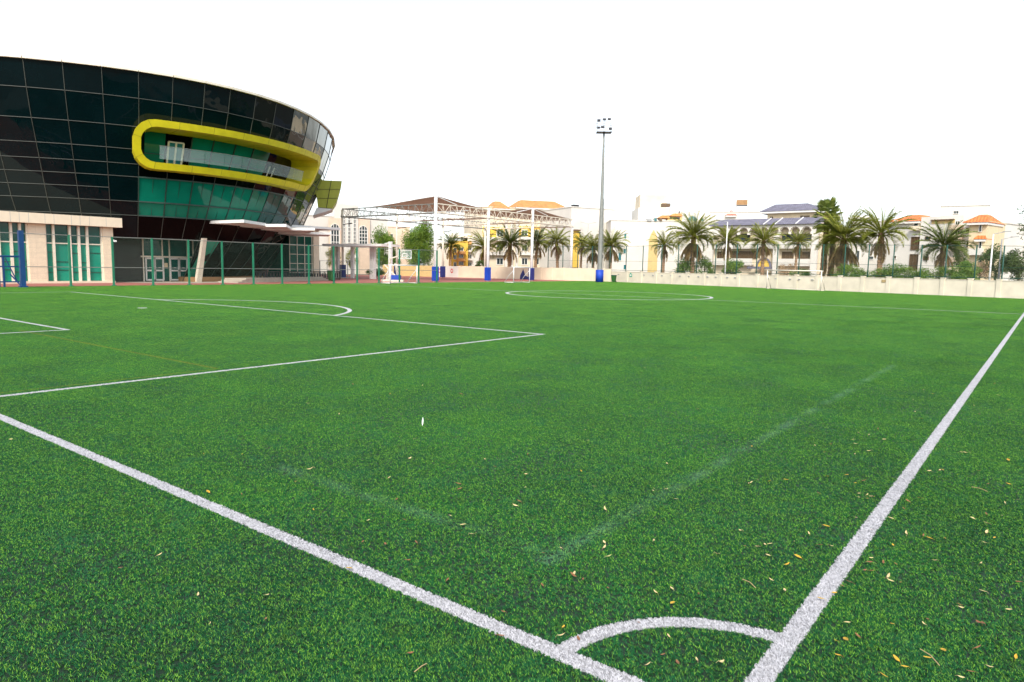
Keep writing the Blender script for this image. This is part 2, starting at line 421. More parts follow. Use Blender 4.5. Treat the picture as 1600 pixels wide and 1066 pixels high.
# ------------------------------------------------------------------ ground sheets
def sheet(name, pts, z, m, kind='structure'):
    b = MB(); b.poly([(p[0], p[1], z) for p in pts]); o = b.build(name, m); o['kind'] = kind; return o
sheet('ground', [(-900, -500), (600, -500), (600, 1200), (-900, 1200)], -.012, 'sand')
WA, WB = Vector((-57.2, 99.4, 0)), Vector((9.0, 77.6, 0))        # foot line of the boundary wall
wd = (WB-WA).normalized(); wn = Vector((-wd.y, wd.x, 0))          # wn points away from the pitch
def wally(x): return WA.y + (x-WA.x)*wd.y/wd.x
sheet('turf_base', [(-61.8, -12), (14, -12), (14, wally(14)), (-61.8, wally(-61.8))], 0, pitch_material('turf_base', True))
sheet('red_court', [(-61.8, -10), (-61.8, wally(-61.8)-.1), (-75, 106), (-105, 118), (-112, 60), (-90, -10)], -.004, 'court_red')
sheet('paving', [(-72.5, 26), (-68.6, 29), (-66.8, 33.2), (-68.2, 36.8), (-74, 40), (-80, 30)], .001, 'paving')
road = sheet('street', [WA+wn*1+wd*-60, WB+wn*1+wd*60, WB+wn*9+wd*60, WA+wn*9+wd*-60], -.006, 'asphalt')

# blades of the artificial turf: one square metre of blades, repeated over the pitch
def turf():
    n = 25000
    # tufts: fibres stand in small stitched bunches and lean with the pile
    k = 5200; cx = rng.normal(0, .5, k); cy = rng.normal(0, .5, k); idx = rng.integers(0, k, n)
    x = cx[idx] + rng.normal(0, .006, n); y = cy[idx] + rng.normal(0, .006, n)
    tl = rng.normal(0, 1, (k, 2))*.008 + np.array([-.007, .004])
    long_ = rng.random(n) < .15
    a = rng.random(n)*2*np.pi; w = (.0016 + rng.random(n)*.0012)*np.where(long_, .55, 1.15); h = np.where(long_, .0105 + rng.random(n)*.006, .005 + rng.random(n)*.006)
    lx = tl[idx, 0]*.7 + rng.normal(0, .004, n); ly = tl[idx, 1]*.7 + rng.normal(0, .004, n)
    dx = np.cos(a)*w; dy = np.sin(a)*w; z0 = np.zeros(n)
    V = np.zeros((n, 5, 3))
    V[:, 0] = np.stack([x-dx, y-dy, z0], 1); V[:, 1] = np.stack([x+dx, y+dy, z0], 1)
    V[:, 2] = np.stack([x+dx*.8+lx*.5, y+dy*.8+ly*.5, h*.6], 1); V[:, 3] = np.stack([x-dx*.8+lx*.5, y-dy*.8+ly*.5, h*.6], 1)
    V[:, 4] = np.stack([x+lx*1.5, y+ly*1.5, h], 1)
    b5 = np.arange(n)[:, None]*5
    quads = b5+np.array([[0, 1, 2, 3]]); tris = b5+np.array([[3, 2, 4]])
    me = bpy.data.meshes.new('turf_blades')
    me.vertices.add(n*5); me.vertices.foreach_set('co', V.reshape(-1))
    me.loops.add(n*7); me.polygons.add(n*2)
    lv = np.concatenate([quads, tris], 1).reshape(-1)
    me.loops.foreach_set('vertex_index', lv.astype(np.int32))
    st = np.stack([np.arange(n)*7, np.arange(n)*7+4], 1).reshape(-1)
    me.polygons.foreach_set('loop_start', st.astype(np.int32))
    me.update(calc_edges=True)
    at_ = me.attributes.new('rnd', 'FLOAT', 'POINT')
    rv = np.repeat(rng.random(n)*.6 + rng.random(k)[idx]*.4, 5)
    a2 = me.attributes.new('fibre', 'FLOAT', 'POINT'); a2.data.foreach_set('value', np.repeat(long_.astype(np.float32), 5))
    at_.data.foreach_set('value', rv.astype(np.float32))
    me.materials.append(pitch_material('turf_blade', False))
    o = bpy.data.objects.new('turf_blades', me); C.objects.link(o); o['kind'] = 'stuff'
    o['label'] = 'short green artificial turf fibres covering the football pitch'; o['category'] = 'turf'
    ng = bpy.data.node_groups.new('spread_turf', 'GeometryNodeTree')
    ng.interface.new_socket('Geometry', in_out='INPUT', socket_type='NodeSocketGeometry')
    ng.interface.new_socket('Geometry', in_out='OUTPUT', socket_type='NodeSocketGeometry')
    N, L = ng.nodes, ng.links
    gi = N.new('NodeGroupInput'); go = N.new('NodeGroupOutput')
    x0, x1, y0, y1 = -61, 9, -7, 99
    g = N.new('GeometryNodeMeshGrid'); g.inputs['Size X'].default_value = x1-x0; g.inputs['Size Y'].default_value = y1-y0
    g.inputs['Vertices X'].default_value = x1-x0+1; g.inputs['Vertices Y'].default_value = y1-y0+1
    tf = N.new('GeometryNodeTransform'); tf.inputs['Translation'].default_value = ((x0+x1)/2, (y0+y1)/2, .002)
    L.new(g.outputs['Mesh'], tf.inputs['Geometry'])
    # drop the squares beyond the boundary wall
    pos = N.new('GeometryNodeInputPosition'); sp = N.new('ShaderNodeSeparateXYZ'); L.new(pos.outputs[0], sp.inputs[0])
    ma = N.new('ShaderNodeMath'); ma.operation = 'MULTIPLY_ADD'; L.new(sp.outputs['X'], ma.inputs[0]); ma.inputs[1].default_value = -wd.y/wd.x; L.new(sp.outputs['Y'], ma.inputs[2])
    cmp_ = N.new('ShaderNodeMath'); cmp_.operation = 'GREATER_THAN'; L.new(ma.outputs[0], cmp_.inputs[0]); cmp_.inputs[1].default_value = WA.y - WA.x*wd.y/wd.x - .2
    dg = N.new('GeometryNodeDeleteGeometry'); L.new(tf.outputs[0], dg.inputs['Geometry']); L.new(cmp_.outputs[0], dg.inputs['Selection'])
    ip = N.new('GeometryNodeInstanceOnPoints'); 
    sp_ = N.new('GeometryNodeSetPosition'); L.new(dg.outputs[0], sp_.inputs['Geometry'])
    jr = N.new('FunctionNodeRandomValue'); jr.data_type = 'FLOAT_VECTOR'; jr.inputs[0].default_value = (-.3, -.3, 0); jr.inputs[1].default_value = (.3, .3, .0005); jr.inputs['Seed'].default_value = 5
    L.new(jr.outputs[0], sp_.inputs['Offset']); L.new(sp_.outputs[0], ip.inputs['Points']); L.new(gi.outputs[0], ip.inputs['Instance'])
    rv_ = N.new('FunctionNodeRandomValue'); rv_.data_type = 'FLOAT'; rv_.inputs[2].default_value = -.6; rv_.inputs[3].default_value = .6
    mu = N.new('ShaderNodeMath'); mu.operation = 'MULTIPLY'; L.new(rv_.outputs[1], mu.inputs[0]); mu.inputs[1].default_value = 1
    cb = N.new('ShaderNodeCombineXYZ'); L.new(mu.outputs[0], cb.inputs['Z']); L.new(cb.outputs[0], ip.inputs['Rotation'])
    L.new(ip.outputs[0], go.inputs[0])
    md = o.modifiers.new('spread', 'NODES'); md.node_group = ng
turf()

# ------------------------------------------------------------------ big glass building
K_, Y0_, X0_ = .0242, 34.0, -63.3
ZT = [0, 1, 3.6, 7.6, 11.2, 14.3, 17.4, 19]; OT = [9.6, 8.9, 6.7, 4.3, 2.7, 1.3, .25, 0]
def S(t, z, off=0.0):
    nx, ny = 1, 2*K_*(t-Y0_); l = math.hypot(nx, ny); nx /= l; ny /= l
    o = float(np.interp(z, ZT, OT)) - off
    return Vector((X0_-K_*(t-Y0_)**2 - nx*o, t-ny*o, z))
def SN(t, dz=0):
    nx, ny = 1, 2*K_*(t-Y0_); return Vector((nx, ny, 0)).normalized()
MUL = [2.5, 5.5, 8.4, 11.3, 14.1, 16.8, 19.3, 21.7, 24.25, 26.87, 29.58, 32.4, 34.97, 37.94, 40.77, 43.8, 47.0, 50.3, 53.8, 57.5, 61.5, 65.8]
LEV = [4.4, 6.5, 7.78, 8.9, 9.98, 11.1, 12.37, 14.28, 16.65, 18.85]
def glass_building():
    root = thing('glass_building', 'large curved dark glass building leaning outwards, with a yellow framed balcony, left of the pitch', 'building', loc=(-75, 34, 0))
    grid = sorted(MUL + [27.35, 49.7])
    low = [0.0, 1.0, 2.4]
    fac = MB(); blk = MB(); blk2 = MB(); coa = MB(); grn = MB(); mir = MB()
    zs = low + LEV
    def sub(t): return t
    for i in range(len(grid)-1):
        t0, t1 = grid[i], grid[i+1]
        for j in range(len(zs)-1):
            z0, z1 = zs[j], zs[j+1]; tm = (t0+t1)/2; zm = (z0+z1)/2
            if z1 <= 4.4 and tm < 34.97: continue                   # entrance front below the overhang
            if 27.35 <= tm <= 49.7 and 11.1 < zm < 14.28: continue  # balcony opening
            q = (S(t0, z0), S(t1, z0), S(t1, z1), S(t0, z1))
            if 26.87 < tm < 43.8 and 6.5 < zm < 9.98: grn.quad(*q)
            elif 43.8 < tm < 50.3 and 6.5 < zm < 9.98: mir.quad(*q)
            elif 26.87 < tm < 50.3 and 9.98 < zm < 11.2: blk2.quad(*q)
            elif zm < 6.5 and tm > 26.87: blk.quad(*q)
            elif tm > 43.8: coa.quad(*q)
            else: fac.quad(*q)
    fac.build('glass_facade', 'dark_glass', root); coa.build('reflective_glass_facade', 'coated_glass', root); blk.build('lower_glass', 'black_glass', root); blk2.build('spandrel_glass', 'black_glass', root)
    gb = grn.build('green_window_band', 'green_glass', root); tag(gb, 'band of translucent green windows below the balcony')
    mir.build('green_corner_window', 'deep_green_glass', root)
    # thin frames in front of the glass
    m = MB()
    def skip(t, z): return 27.0 < t < 50 and 10.9 < z < 14.5
    for t in MUL:
        zz = zs if t > 34.9 else zs[3:]
        for j in range(len(zz)-1):
            if skip(t, (zz[j]+zz[j+1])/2): continue
            m.beam(S(t, zz[j], .02), S(t, zz[j+1], .02), .05, .06)
    for z in LEV[:-1]:
        if z == 8.9: rngs = [(2.5, 24.25)]
        else: rngs = [(2.5, 65.8)]
        for a, b_ in rngs:
            ts = [t for t in MUL if a <= t <= b_]
            for t0, t1 in zip(ts[:-1], ts[1:]):
                if skip((t0+t1)/2, z): continue
                if z in (7.78,) and t0 >= 26.8 and t1 < 51: 
                    pass
                m.beam(S(t0, z, .02), S(t1, z, .02), .04, .05)
    m.build('mullions', 'mullion', root)
    # dividers of the green band
    m = MB()
    ts = [t for t in MUL if 26.8 <= t <= 50.4]
    for t in ts: m.beam(S(t, 6.5, .06), S(t, 9.98, .06), .1, .12)
    for t0, t1 in zip(ts[:-1], ts[1:]):
        tm = (t0+t1)/2
        for z in (6.5, 7.78, 9.98): m.beam(S(t0, z, .08), S(t1, z, .08), .1, .12)
        m.beam(S(tm, 6.5, .02), S(tm, 9.98, .02), .03, .04)
    m.build('window_dividers', 'dark_mullion', root)
    # yellow coping of the roof
    m = MB()
    for t0, t1 in zip(MUL[:-1], MUL[1:]):
        n0, n1 = SN(t0), SN(t1)
        a, b_ = S(t0, 18.85), S(t1, 18.85)
        g = (b_-a).normalized()*.03
        m.hexa([a-n0*1.2+g, a+n0*.25+g, b_+n1*.25-g, b_-n1*1.2-g] + [p+Vector((0, 0, .22)) for p in (a-n0*1.2+g, a+n0*.25+g, b_+n1*.25-g, b_-n1*1.2-g)])
    m.build('roof_coping', 'cream_metal', root)
    m = MB()
    top = [S(t, 18.86, -.3) for t in MUL]; back = [Vector((-118, 62, 18.86)), Vector((-118, 6, 18.86))]
    m.poly(top+back); m.build('roof', 'grey_metal', root)
    m = MB()
    a, b_, c, d = S(65.8, 0), Vector((-118, 62, 0)), Vector((-118, 6, 0)), S(2.5, 0)
    up = Vector((0, 0, 18.84))
    m.quad(S(65.8, 0), b_, b_+up, S(65.8, 18.84)); m.quad(b_, c, c+up, b_+up); m.quad(c, S(2.5, 0), S(2.5, 18.84), c+up)
    m.build('back_wall', 'black_glass', root)
    # ---- yellow framed balcony: rounded ring around the opening
    def stadium(z0, z1, t0, t1, inset, n=10):
        z0 += inset; z1 -= inset; r = (z1-z0)/2; zc = (z0+z1)/2
        tl = t0+inset+r; k = 1.18; tr = t1-(inset+r)*1.05; pts = []
        m_ = 26
        for i in range(m_): f = i/m_; pts.append((tl+(tr-tl)*f, z1))
        rc = r*.82; h2 = r-rc
        for i in range(n): a = math.pi/2-math.pi*i/(n-1); pts.append((tr+r*.1+rc*math.cos(a)*.85, zc+(h2 if i < n/2 else -h2)+rc*math.sin(a)))
        for i in range(m_): f = i/m_; pts.append((tr+(tl-tr)*f, z0))
        for i in range(n): a = -math.pi/2-math.pi*i/(n-1); pts.append((tl-h2+rc*math.cos(a), zc+(-h2 if i < n/2 else h2)+rc*math.sin(a)))
        return pts
    po = stadium(10.65, 14.85, 26.3, 50.7, 0); pi_ = stadium(10.65, 14.85, 26.3, 50.7, .6)
    # slimmer band along top, deeper at the bottom
    m = MB(); n = len(po); FO, BO = 1.5, -.25
    j_ = MB()
    for i in range(n):
        k = (i+1) % n
        o0, o1, i0, i1 = po[i], po[k], pi_[i], pi_[k]
        m.quad(S(*i0, FO), S(*i1, FO), S(*o1, FO), S(*o0, FO))
        m.quad(S(*o0, FO), S(*o1, FO), S(*o1, BO), S(*o0, BO))
        m.quad(S(*i1, FO), S(*i0, FO), S(*i0, -2.0), S(*i1, -2.0))
    m.build('balcony_frame', 'yellow_panel', root)
    for i in list(range(2, 26, 4)) + [26, 29, 33, 36] + list(range(38, 62, 4)) + [62, 65, 67, 70]:
        o0, i0 = po[i % n], pi_[i % n]
        j_ = MB()
        j_.beam(S(*i0, FO+.004), S(*o0, FO+.004), .025, .012)
        j_.beam(S(*o0, FO), S(*o0, .1), .025, .012)
        j_.beam(S(*i0, FO), S(*i0, -1.9), .03, .02)
        j_.build('panel_joint', 'joint', root)
    # recessed wall of the balcony
    BK = -1.7
    ts = [27.35, 29.58, 32.4, 34.97, 37.94, 40.77, 43.8, 47.0, 49.7]
    for t0, t1 in zip(ts[:-1], ts[1:]):
        w = MB(); dk = MB(); fr = MB()
        tgt = dk if t0 in (29.58, 43.8, 47.0) else w
        tgt.quad(S(t0, 11.1, BK), S(t1, 11.1, BK), S(t1, 14.3, BK), S(t0, 14.3, BK))
        fr.beam(S(t0, 11.1, BK+.05), S(t0, 14.3, BK+.05), .1, .1)
        if tgt is w:
            fr.beam(S(t0, 12.35, BK+.05), S(t1, 12.35, BK+.05), .08, .06)
            q_ = w.build('balcony_window', 'green_glass', root); fr.build('frame', 'dark_mullion', q_)
        else: dk.build('balcony_wall', 'black_glass', root)
    for t0, t1 in ((29.9, 31.5),):
        f = MB(); g = MB(); z0, z1 = 11.55, 13.55; o = BK+.12
        tm = (t0+t1)/2
        for t in (t0, tm, t1): f.beam(S(t, z0, o), S(t, z1, o), .16, .12)
        for z in (z0, z1): f.beam(S(t0, z, o), S(t1, z, o), .16, .12)
        d = f.build('balcony_door', 'cream_metal', root)
        g.quad(S(t0, z0, o-.02), S(t1, z0, o-.02), S(t1, z1, o-.02), S(t0, z1, o-.02)); g.build('pane', 'teal_pane', d)
    for t0 in (44.6, 45.6):
        f = MB(); f.beam(S(t0, 11.55, BK+.1), S(t0, 12.9, BK+.1), .1, .1); f.build('door_post', 'cream_metal', root)
    g = MB(); tt = np.linspace(28.5, 47.6, 10)
    rl = MB()
    for t0, t1 in zip(tt[:-1], tt[1:]):
        t1 -= .04
        g.quad(S(t0, 11.6, 1.25), S(t1, 11.6, 1.25), S(t1, 12.75, 1.0), S(t0, 12.75, 1.0))
    for t0, t1 in zip(tt[:-1], tt[1:]): rl.beam(S(t0, 12.76, 1.0), S(t1, 12.76, 1.0), .04, .03)
    g.build('glass_balustrade', 'clear_glass', root); rl.build('handrail', 'galvanised', root)
    # ---- ground floor front behind the fence
    m = MB()
    xs = [(-76.5, 10), (-74.6, 22), (-74.2, 28.0), (-74.0, 30.6)]
    xw = -73.9
    def zp(y, z, x=xw): return Vector((x, y, z))
    Y = lambda u: (ground(u, 437, 0.0), 0)[0]
    def yon(u, x=xw):
        d = ray(u, 420); return CAM.y + d.y*(x-CAM.x)/d.x
    ya, yb, yc, yd, ye = yon(176), yon(224), yon(254), yon(265), yon(300)
    m.box(xw-.4, xw, ya-14, yb, 0, 4.4); m.build('entrance_stone_wall', 'dark_stone', root)
    m = MB(); m.poly([zp(ya-14, 4.41), zp(ye+3.6, 4.41), S(36, 4.405), S(33, 4.405), S(29, 4.405), S(25, 4.405), S(20, 4.405), S(14, 4.405), S(5, 4.405)]); m.build('soffit', 'dark_metal', root)
    g = MB(); g.quad(zp(yb, 0), zp(ye+3.4, 0), zp(ye+3.4, 4.4), zp(yb, 4.4)); g.build('entrance_glazing', 'deep_green_glass', root)
    f = MB()
    for u in (224, 254, 265, 293, 302): f.beam(zp(yon(u), 0, xw+.06), zp(yon(u), 4.4, xw+.06), .12, .1)
    f.beam(zp(yon(220), 2.6, xw+.08), zp(yon(302), 2.6, xw+.08), .16, .16)
    f.build('entrance_frame', 'cream_metal', root)
    for u0, u1 in ((227, 241), (241, 255), (265, 279), (279, 292)):
        y0, y1 = yon(u0)+.04, yon(u1)-.04
        f = MB(); x = xw+.12
        for y in (y0, y1): f.beam((x, y, .1), (x, y, 2.5), .14, .08)
        for z in (.16, 1.15, 2.42): f.beam((x, y0, z), (x, y1, z), .08, .16)
        d = f.build('entrance_door', 'frame_white', root)
        g = MB(); g.box(x-.03, x-.01, y0, y1, .1, 2.5); g.build('pane', 'deep_green_glass', d)
        h = MB(); h.box(x+.05, x+.07, (y0+y1)/2-.12, (y0+y1)/2+.12, 1.4, 1.48); h.build('notice', 'frame_white', d)
    h = MB(); h.box(xw+.05, xw+.1, yon(256.5), yon(261.5), 1.5, 1.95); h.build('notice_board', 'tan_wall', root)
    # slanting cream column
    m = MB(); a = ground(310, 438.6, .3); 
    cx = -71.6
    y0, y1 = yon(303, cx), yon(311, cx); y2, y3 = yon(315.5, cx+2.4), yon(321, cx+2.4)
    m.hexa([(cx, y0, 0), (cx+.5, y0, 0), (cx+.5, y1, 0), (cx, y1, 0), (cx+2.4, y2, 4.6), (cx+2.9, y2, 4.6), (cx+2.9, y3, 4.6), (cx+2.4, y3, 4.6)])
    m.build('slanted_column', 'cream_metal', root)
    # brown plinth under the leaning glass
    m = MB()
    for t0, t1 in zip((35, 38, 41, 44, 47, 50), (38, 41, 44, 47, 50, 53)):
        a, b_ = S(t0, 0), S(t1, 0); n0 = SN(t0); n1 = SN(t1)
        m.hexa([a-n0, a+n0*1.6, b_+n1*1.6, b_-n1] + [p+Vector((0, 0, .5)) for p in (a-n0, a+n0*1.6, b_+n1*1.6, b_-n1)])
    m.build('plinth', 'bronze', root)
    # green leaning accent panel
    m = MB(); m.quad(S(35.6, .5, .04), S(37.6, .5, .04), S(38.4, 4.3, .04), S(36.0, 4.3, .04)); m.build('accent_panel', 'green_film', root)
    # ---- stepped flat canopies
    for t0, t1, L0, L1, z in ((35.8, 41.2, 5.6, 3.2, 6.15), (41.0, 46.0, 6.0, 3.4, 6.05), (45.6, 51.0, 6.5, 3.6, 5.95), (50.6, 55.0, 6.5, 5.0, 5.75)):
        m = MB(); n0, n1 = SN(t0), SN(t1); a, b_ = S(t0, z, -.3), S(t1, z, -.3)
        p = [a, a+n0*(L0+.3), b_+n1*(L1+.3), b_]
        m.hexa([q_+Vector((0, 0, -.04)) for q_ in p] + [q_+Vector((0, 0, .26)) for q_ in p])
        m.build('canopy_slab', 'white_metal', root)
    # ---- dark glazed block behind the leaning glass, with a cream edge column
    GP = Plane(at(452, 96), at(489, 98)); m = MB(); GP.box(m, 0, GP.L, 0, 6.6, -5, 0); m.build('side_block', 'deep_green_glass', root)
    m = MB()
    for k in range(5): GP.box(m, 0, GP.L, 1.2*k+.9, 1.2*k+.97, .003, .06)
    for k in range(4): GP.box(m, GP.L*k/3.2, GP.L*k/3.2+.08, 0, 6.6, .062, .12)
    m.build('side_block_frame', 'cream_metal', root)
    m = MB(); GP.box(m, GP.L+.01, GP.L+.9, 0, 6.6, -4, .2); m.build('edge_column', 'cream_panel', root)
    m = MB(); GP.box(m, GP.L-5.5, GP.L+3.4, 6.75, 7.05, -4, 1.6); m.build('side_roof', 'white_metal', root)
    # ---- second yellow bay beyond the far end
    m = MB(); jn = MB(); pc = at(513, 103); dv = (pc-CAM); dv.z = 0; dv.normalize(); rt = Vector((-dv.y, dv.x, 0))*-1
    def Q(u, v, dpt): 
        P = at(u, 103); return Vector((P.x, P.y, zat(P, v))) + dv*dpt
    prof = [(498, 324), (520, 326), (527, 315), (531, 303), (534.5, 290), (535.5, 283), (500, 281.5), (494, 290)]
    fr_ = [Q(u, v, 0) for u, v in prof]; bk = [Q(u, v, 7) for u, v in prof]
    m.poly(fr_[::-1]); m.poly(bk)
    for i in range(len(prof)): k = (i+1) % len(prof); m.quad(fr_[i], fr_[k], bk[k], bk[i])
    pod = m.build('end_bay', 'olive_panel', root)
    for (u0, v0), (u1, v1) in (((497, 296), (533.5, 296)), ((495, 310), (529, 310)), ((511, 325), (519, 282))): jn.beam(Q(u0, v0, -.03), Q(u1, v1, -.03), .07, .04)
    jn.build('panel_joints', 'dark_joint', pod)
    m = MB(); pr = [(496, 324.5), (521, 326.5), (510, 331), (497, 334.5), (490, 337)]
    a = [Q(u, v, 0.1) for u, v in pr]; b_ = [Q(u, v, 7) for u, v in pr]
    m.poly(a[::-1]); m.poly(b_)
    for i in range(5): k = (i+1) % 5; m.quad(a[i], a[k], b_[k], b_[i])
    m.build('bay_soffit', 'white_metal', root)
    return root
glass_building()

# ------------------------------------------------------------------ low annex with cream columns
def annex():
    root = thing('annex_building', 'low annex with cream columns and tall green windows in front of the glass building', 'building', loc=(-70.2, 20, 0))
    P = Plane((-70.2, 4), (-70.2, 27.2))
    aE = P.hit(177, 400)[0]
    H = 6.0; zf0 = 5.25
    m = MB(); P.box(m, -8, aE-.02, 0, H-.3, -6, -.45); m.build('wall', 'cream_wall', root)
    m = MB()
    a0, a1 = -8, P.hit(185, 340)[0]
    P.box(m, a0, a1, zf0+.02, 6.15, -6.4, .75); m.build('roof_fascia', 'cream_panel', root)
    j = MB()
    for u in (11, 25, 39.5, 65, 79, 106, 119.5, 134, 160): 
        j = MB(); a = P.hit(u, 338)[0]; P.box(j, a-.015, a+.015, zf0+.03, 6.14, .745, .754); j.build('fascia_joint', 'grey_metal', root)
    for u0, u1 in ((45, 72), (161, 177)):
        m = MB(); a0 = P.hit(u0, 400)[0]; a1 = P.hit(u1, 400)[0]; P.box(m, a0, a1, 0, zf0, -.4, .15); m.build('column', 'cream_clad', root)
    m = MB(); P.box(m, -8, aE, 0, .18, -.4, .25); m.build('plinth', 'cream_panel', root)
    # glazing bays
    for bay, cuts in (((-60, 45), (-40, -20, 0, 19.5, 33.5)), ((72, 161), (85.5, 111, 125, 138))):
        b0, b1 = P.hit(bay[0], 400)[0], P.hit(bay[1], 400)[0]
        f = MB(); 
        for u in cuts: a = P.hit(u, 400)[0]; P.box(f, a-.09, a+.09, .18, zf0, -.35, .0)
        P.box(f, b0, b0+.1, .18, zf0, -.35, .0); P.box(f, b1-.1, b1, .18, zf0, -.35, .0)
        P.box(f, b0, b1, 3.55, 3.65, -.35, -.12)
        w = f.build('window', 'cream_metal', root)
        g = MB(); P.box(g, b0, b1, 3.6, zf0, -.3, -.25); g.build('upper_pane', 'deep_green_glass', w)
        g = MB(); P.box(g, b0, b1, .2, 3.6, -.3, -.25); g.build('lower_pane', 'green_film', w)
        t = MB()
        cc = [bay[0]]+list(cuts)+[bay[1]]
        for k, (u0, u1) in enumerate(zip(cc[:-1], cc[1:])):
            z = (2.75, 1.9, 2.7, 1.85)[k % 4]
            for zz in (z, 1.15 if k % 2 else .95): t = MB(); P.box(t, P.hit(u0, 400)[0]+.1, P.hit(u1, 400)[0]-.1, zz, zz+.07, -.25, -.2); t.build('inner_rail', 'dark_green_paint', w)
    # small camera on the corner
    m = MB(); a = P.hit(173, 362)[0]; P.box(m, a, a+.1, 4.0, 4.1, .15, .45); P.box(m, a-.1, a+.25, 3.9, 4.05, .45, .6); m.build('security_camera', 'white_metal', root)
annex()

# ------------------------------------------------------------------ green fence along the court
def green_fence():
    root = thing('sports_fence', 'tall chain link fence with green posts along the far left side of the pitch', 'fence', loc=(-62.2, 40, 0))
    ys = [16.4-3.25*k for k in range(4, 0, -1)] + [16.5+3.3*k for k in range(0, 15)]
    for y in ys:
        m = MB(); m.box(-62.28, -62.14, y-.07, y+.07, 0, 4.15); m.box(-62.38, -62.04, y-.14, y+.14, 0, .06); m.build('post', 'green_paint', root)
    for z in (4.12, 1.55): m = MB(); m.tube([(-62.2, ys[0], z), (-62.2, ys[-1], z)], .028, 6); m.build('rail', 'galvanised', root)
    m = MB(); m.quad((-62.12, ys[0], .05), (-62.12, ys[-1], .05), (-62.12, ys[-1], 4.12), (-62.12, ys[0], 4.12)); m.build('chain_link_net', 'net', root)
green_fence()

# ------------------------------------------------------------------ blue steel frame at the left edge
def blue_frame():
    root = thing('steel_frame', 'dark blue steel goal frame standing at the left edge before the fence', 'goal frame', loc=(-60.9, 14, 0))
    P = Plane((-60.9, 4), (-60.9, 17))
    m = MB(); a = P.hit(36, 440)[0]; P.box(m, a-.16, a+.16, 0, 4.3, -.16, .16); m.box(-61.15, -60.65, 4+a-.25, 4+a+.25, 0, .12); m.build('upright', 'blue_paint', root)
    m = MB(); a2 = P.hit(8, 440)[0]
    for x in (a2-.16, a2+.16): P.box(m, x-.06, x+.06, 0, 2.3, -.8, -.68)
    for z in (2.25, 1.5, .35): P.box(m, a2-5, a, z, z+.1, -.8, -.7)
    for k in (-4, -2.5): P.box(m, a2+k-.05, a2+k+.05, 0, 2.3, -.8, -.7)
    m.beam(P.p(a2+.3, 2.2, -.75), P.p(a-.1, .3, -.75), .07); m.beam(P.p(a-.6, 1.0, -.75), P.p(a-.1, .1, -.1), .07)
    m.build('brace_frame', 'blue_paint', root)
    m = MB(); m.tube([P.p(a2-5, 2.3, .0), P.p(a, 2.35, .0)], .05, 6); m.build('crossbar', 'blue_paint', root)
blue_frame()

# ------------------------------------------------------------------ goals
def goal(name, label, pos, ang, w, h, depth, rad, net=False, group=None, mtl='white_metal'):
    """front frame along local x, opens towards local -y"""
    root = thing(name, label, 'goal', group, loc=(0, 0, 0))
    for sx in (-1, 1):
        m = MB(); m.tube([(sx*w/2, 0, 0), (sx*w/2, 0, h)], rad, 8); m.build('post', mtl, root, True)
    m = MB(); m.tube([(-w/2, 0, h), (w/2, 0, h)], rad, 8); m.build('crossbar', mtl, root, True)
    m = MB(); r2 = rad*.6
    for sx in (-1, 1):
        x = sx*w/2
        m.tube([(x, 0, .05), (x, depth, .05)], r2, 6); m.tube([(x, depth, .05), (x, depth*.55, h*.45), (x, 0, h*.8)], r2, 6)
        m.tube([(x, 0, h), (x, depth*.45, h)], r2, 6)
    m.tube([(-w/2, depth, .05), (w/2, depth, .05)], r2, 6); m.build('back_frame', mtl, root, True)
    root.location = pos; root.rotation_euler = (0, 0, ang)
    return root
g1 = goal('small_goal', 'small white goal on the red court edge, in front of the basketball hoop', ground(631, 443.3), math.pi/2, 4.3, 2.15, 1.6, .065, group='small white goals by the fence')
g2 = goal('small_goal', 'small white goal in front of the navy mural on the cream wall', ground(815, 442), math.pi/2, 3.7, 2.15, 1.6, .06, group='small white goals by the fence')
ang_w = math.atan2(wd.y, wd.x)
gp = ground(1240, 452.3)
gl = at(1240, 92.3)
goal('football_goal', 'full size white football goal standing before the cream boundary wall', gl, ang_w, 7.4, 2.35, .9, .075, mtl='cream_metal')

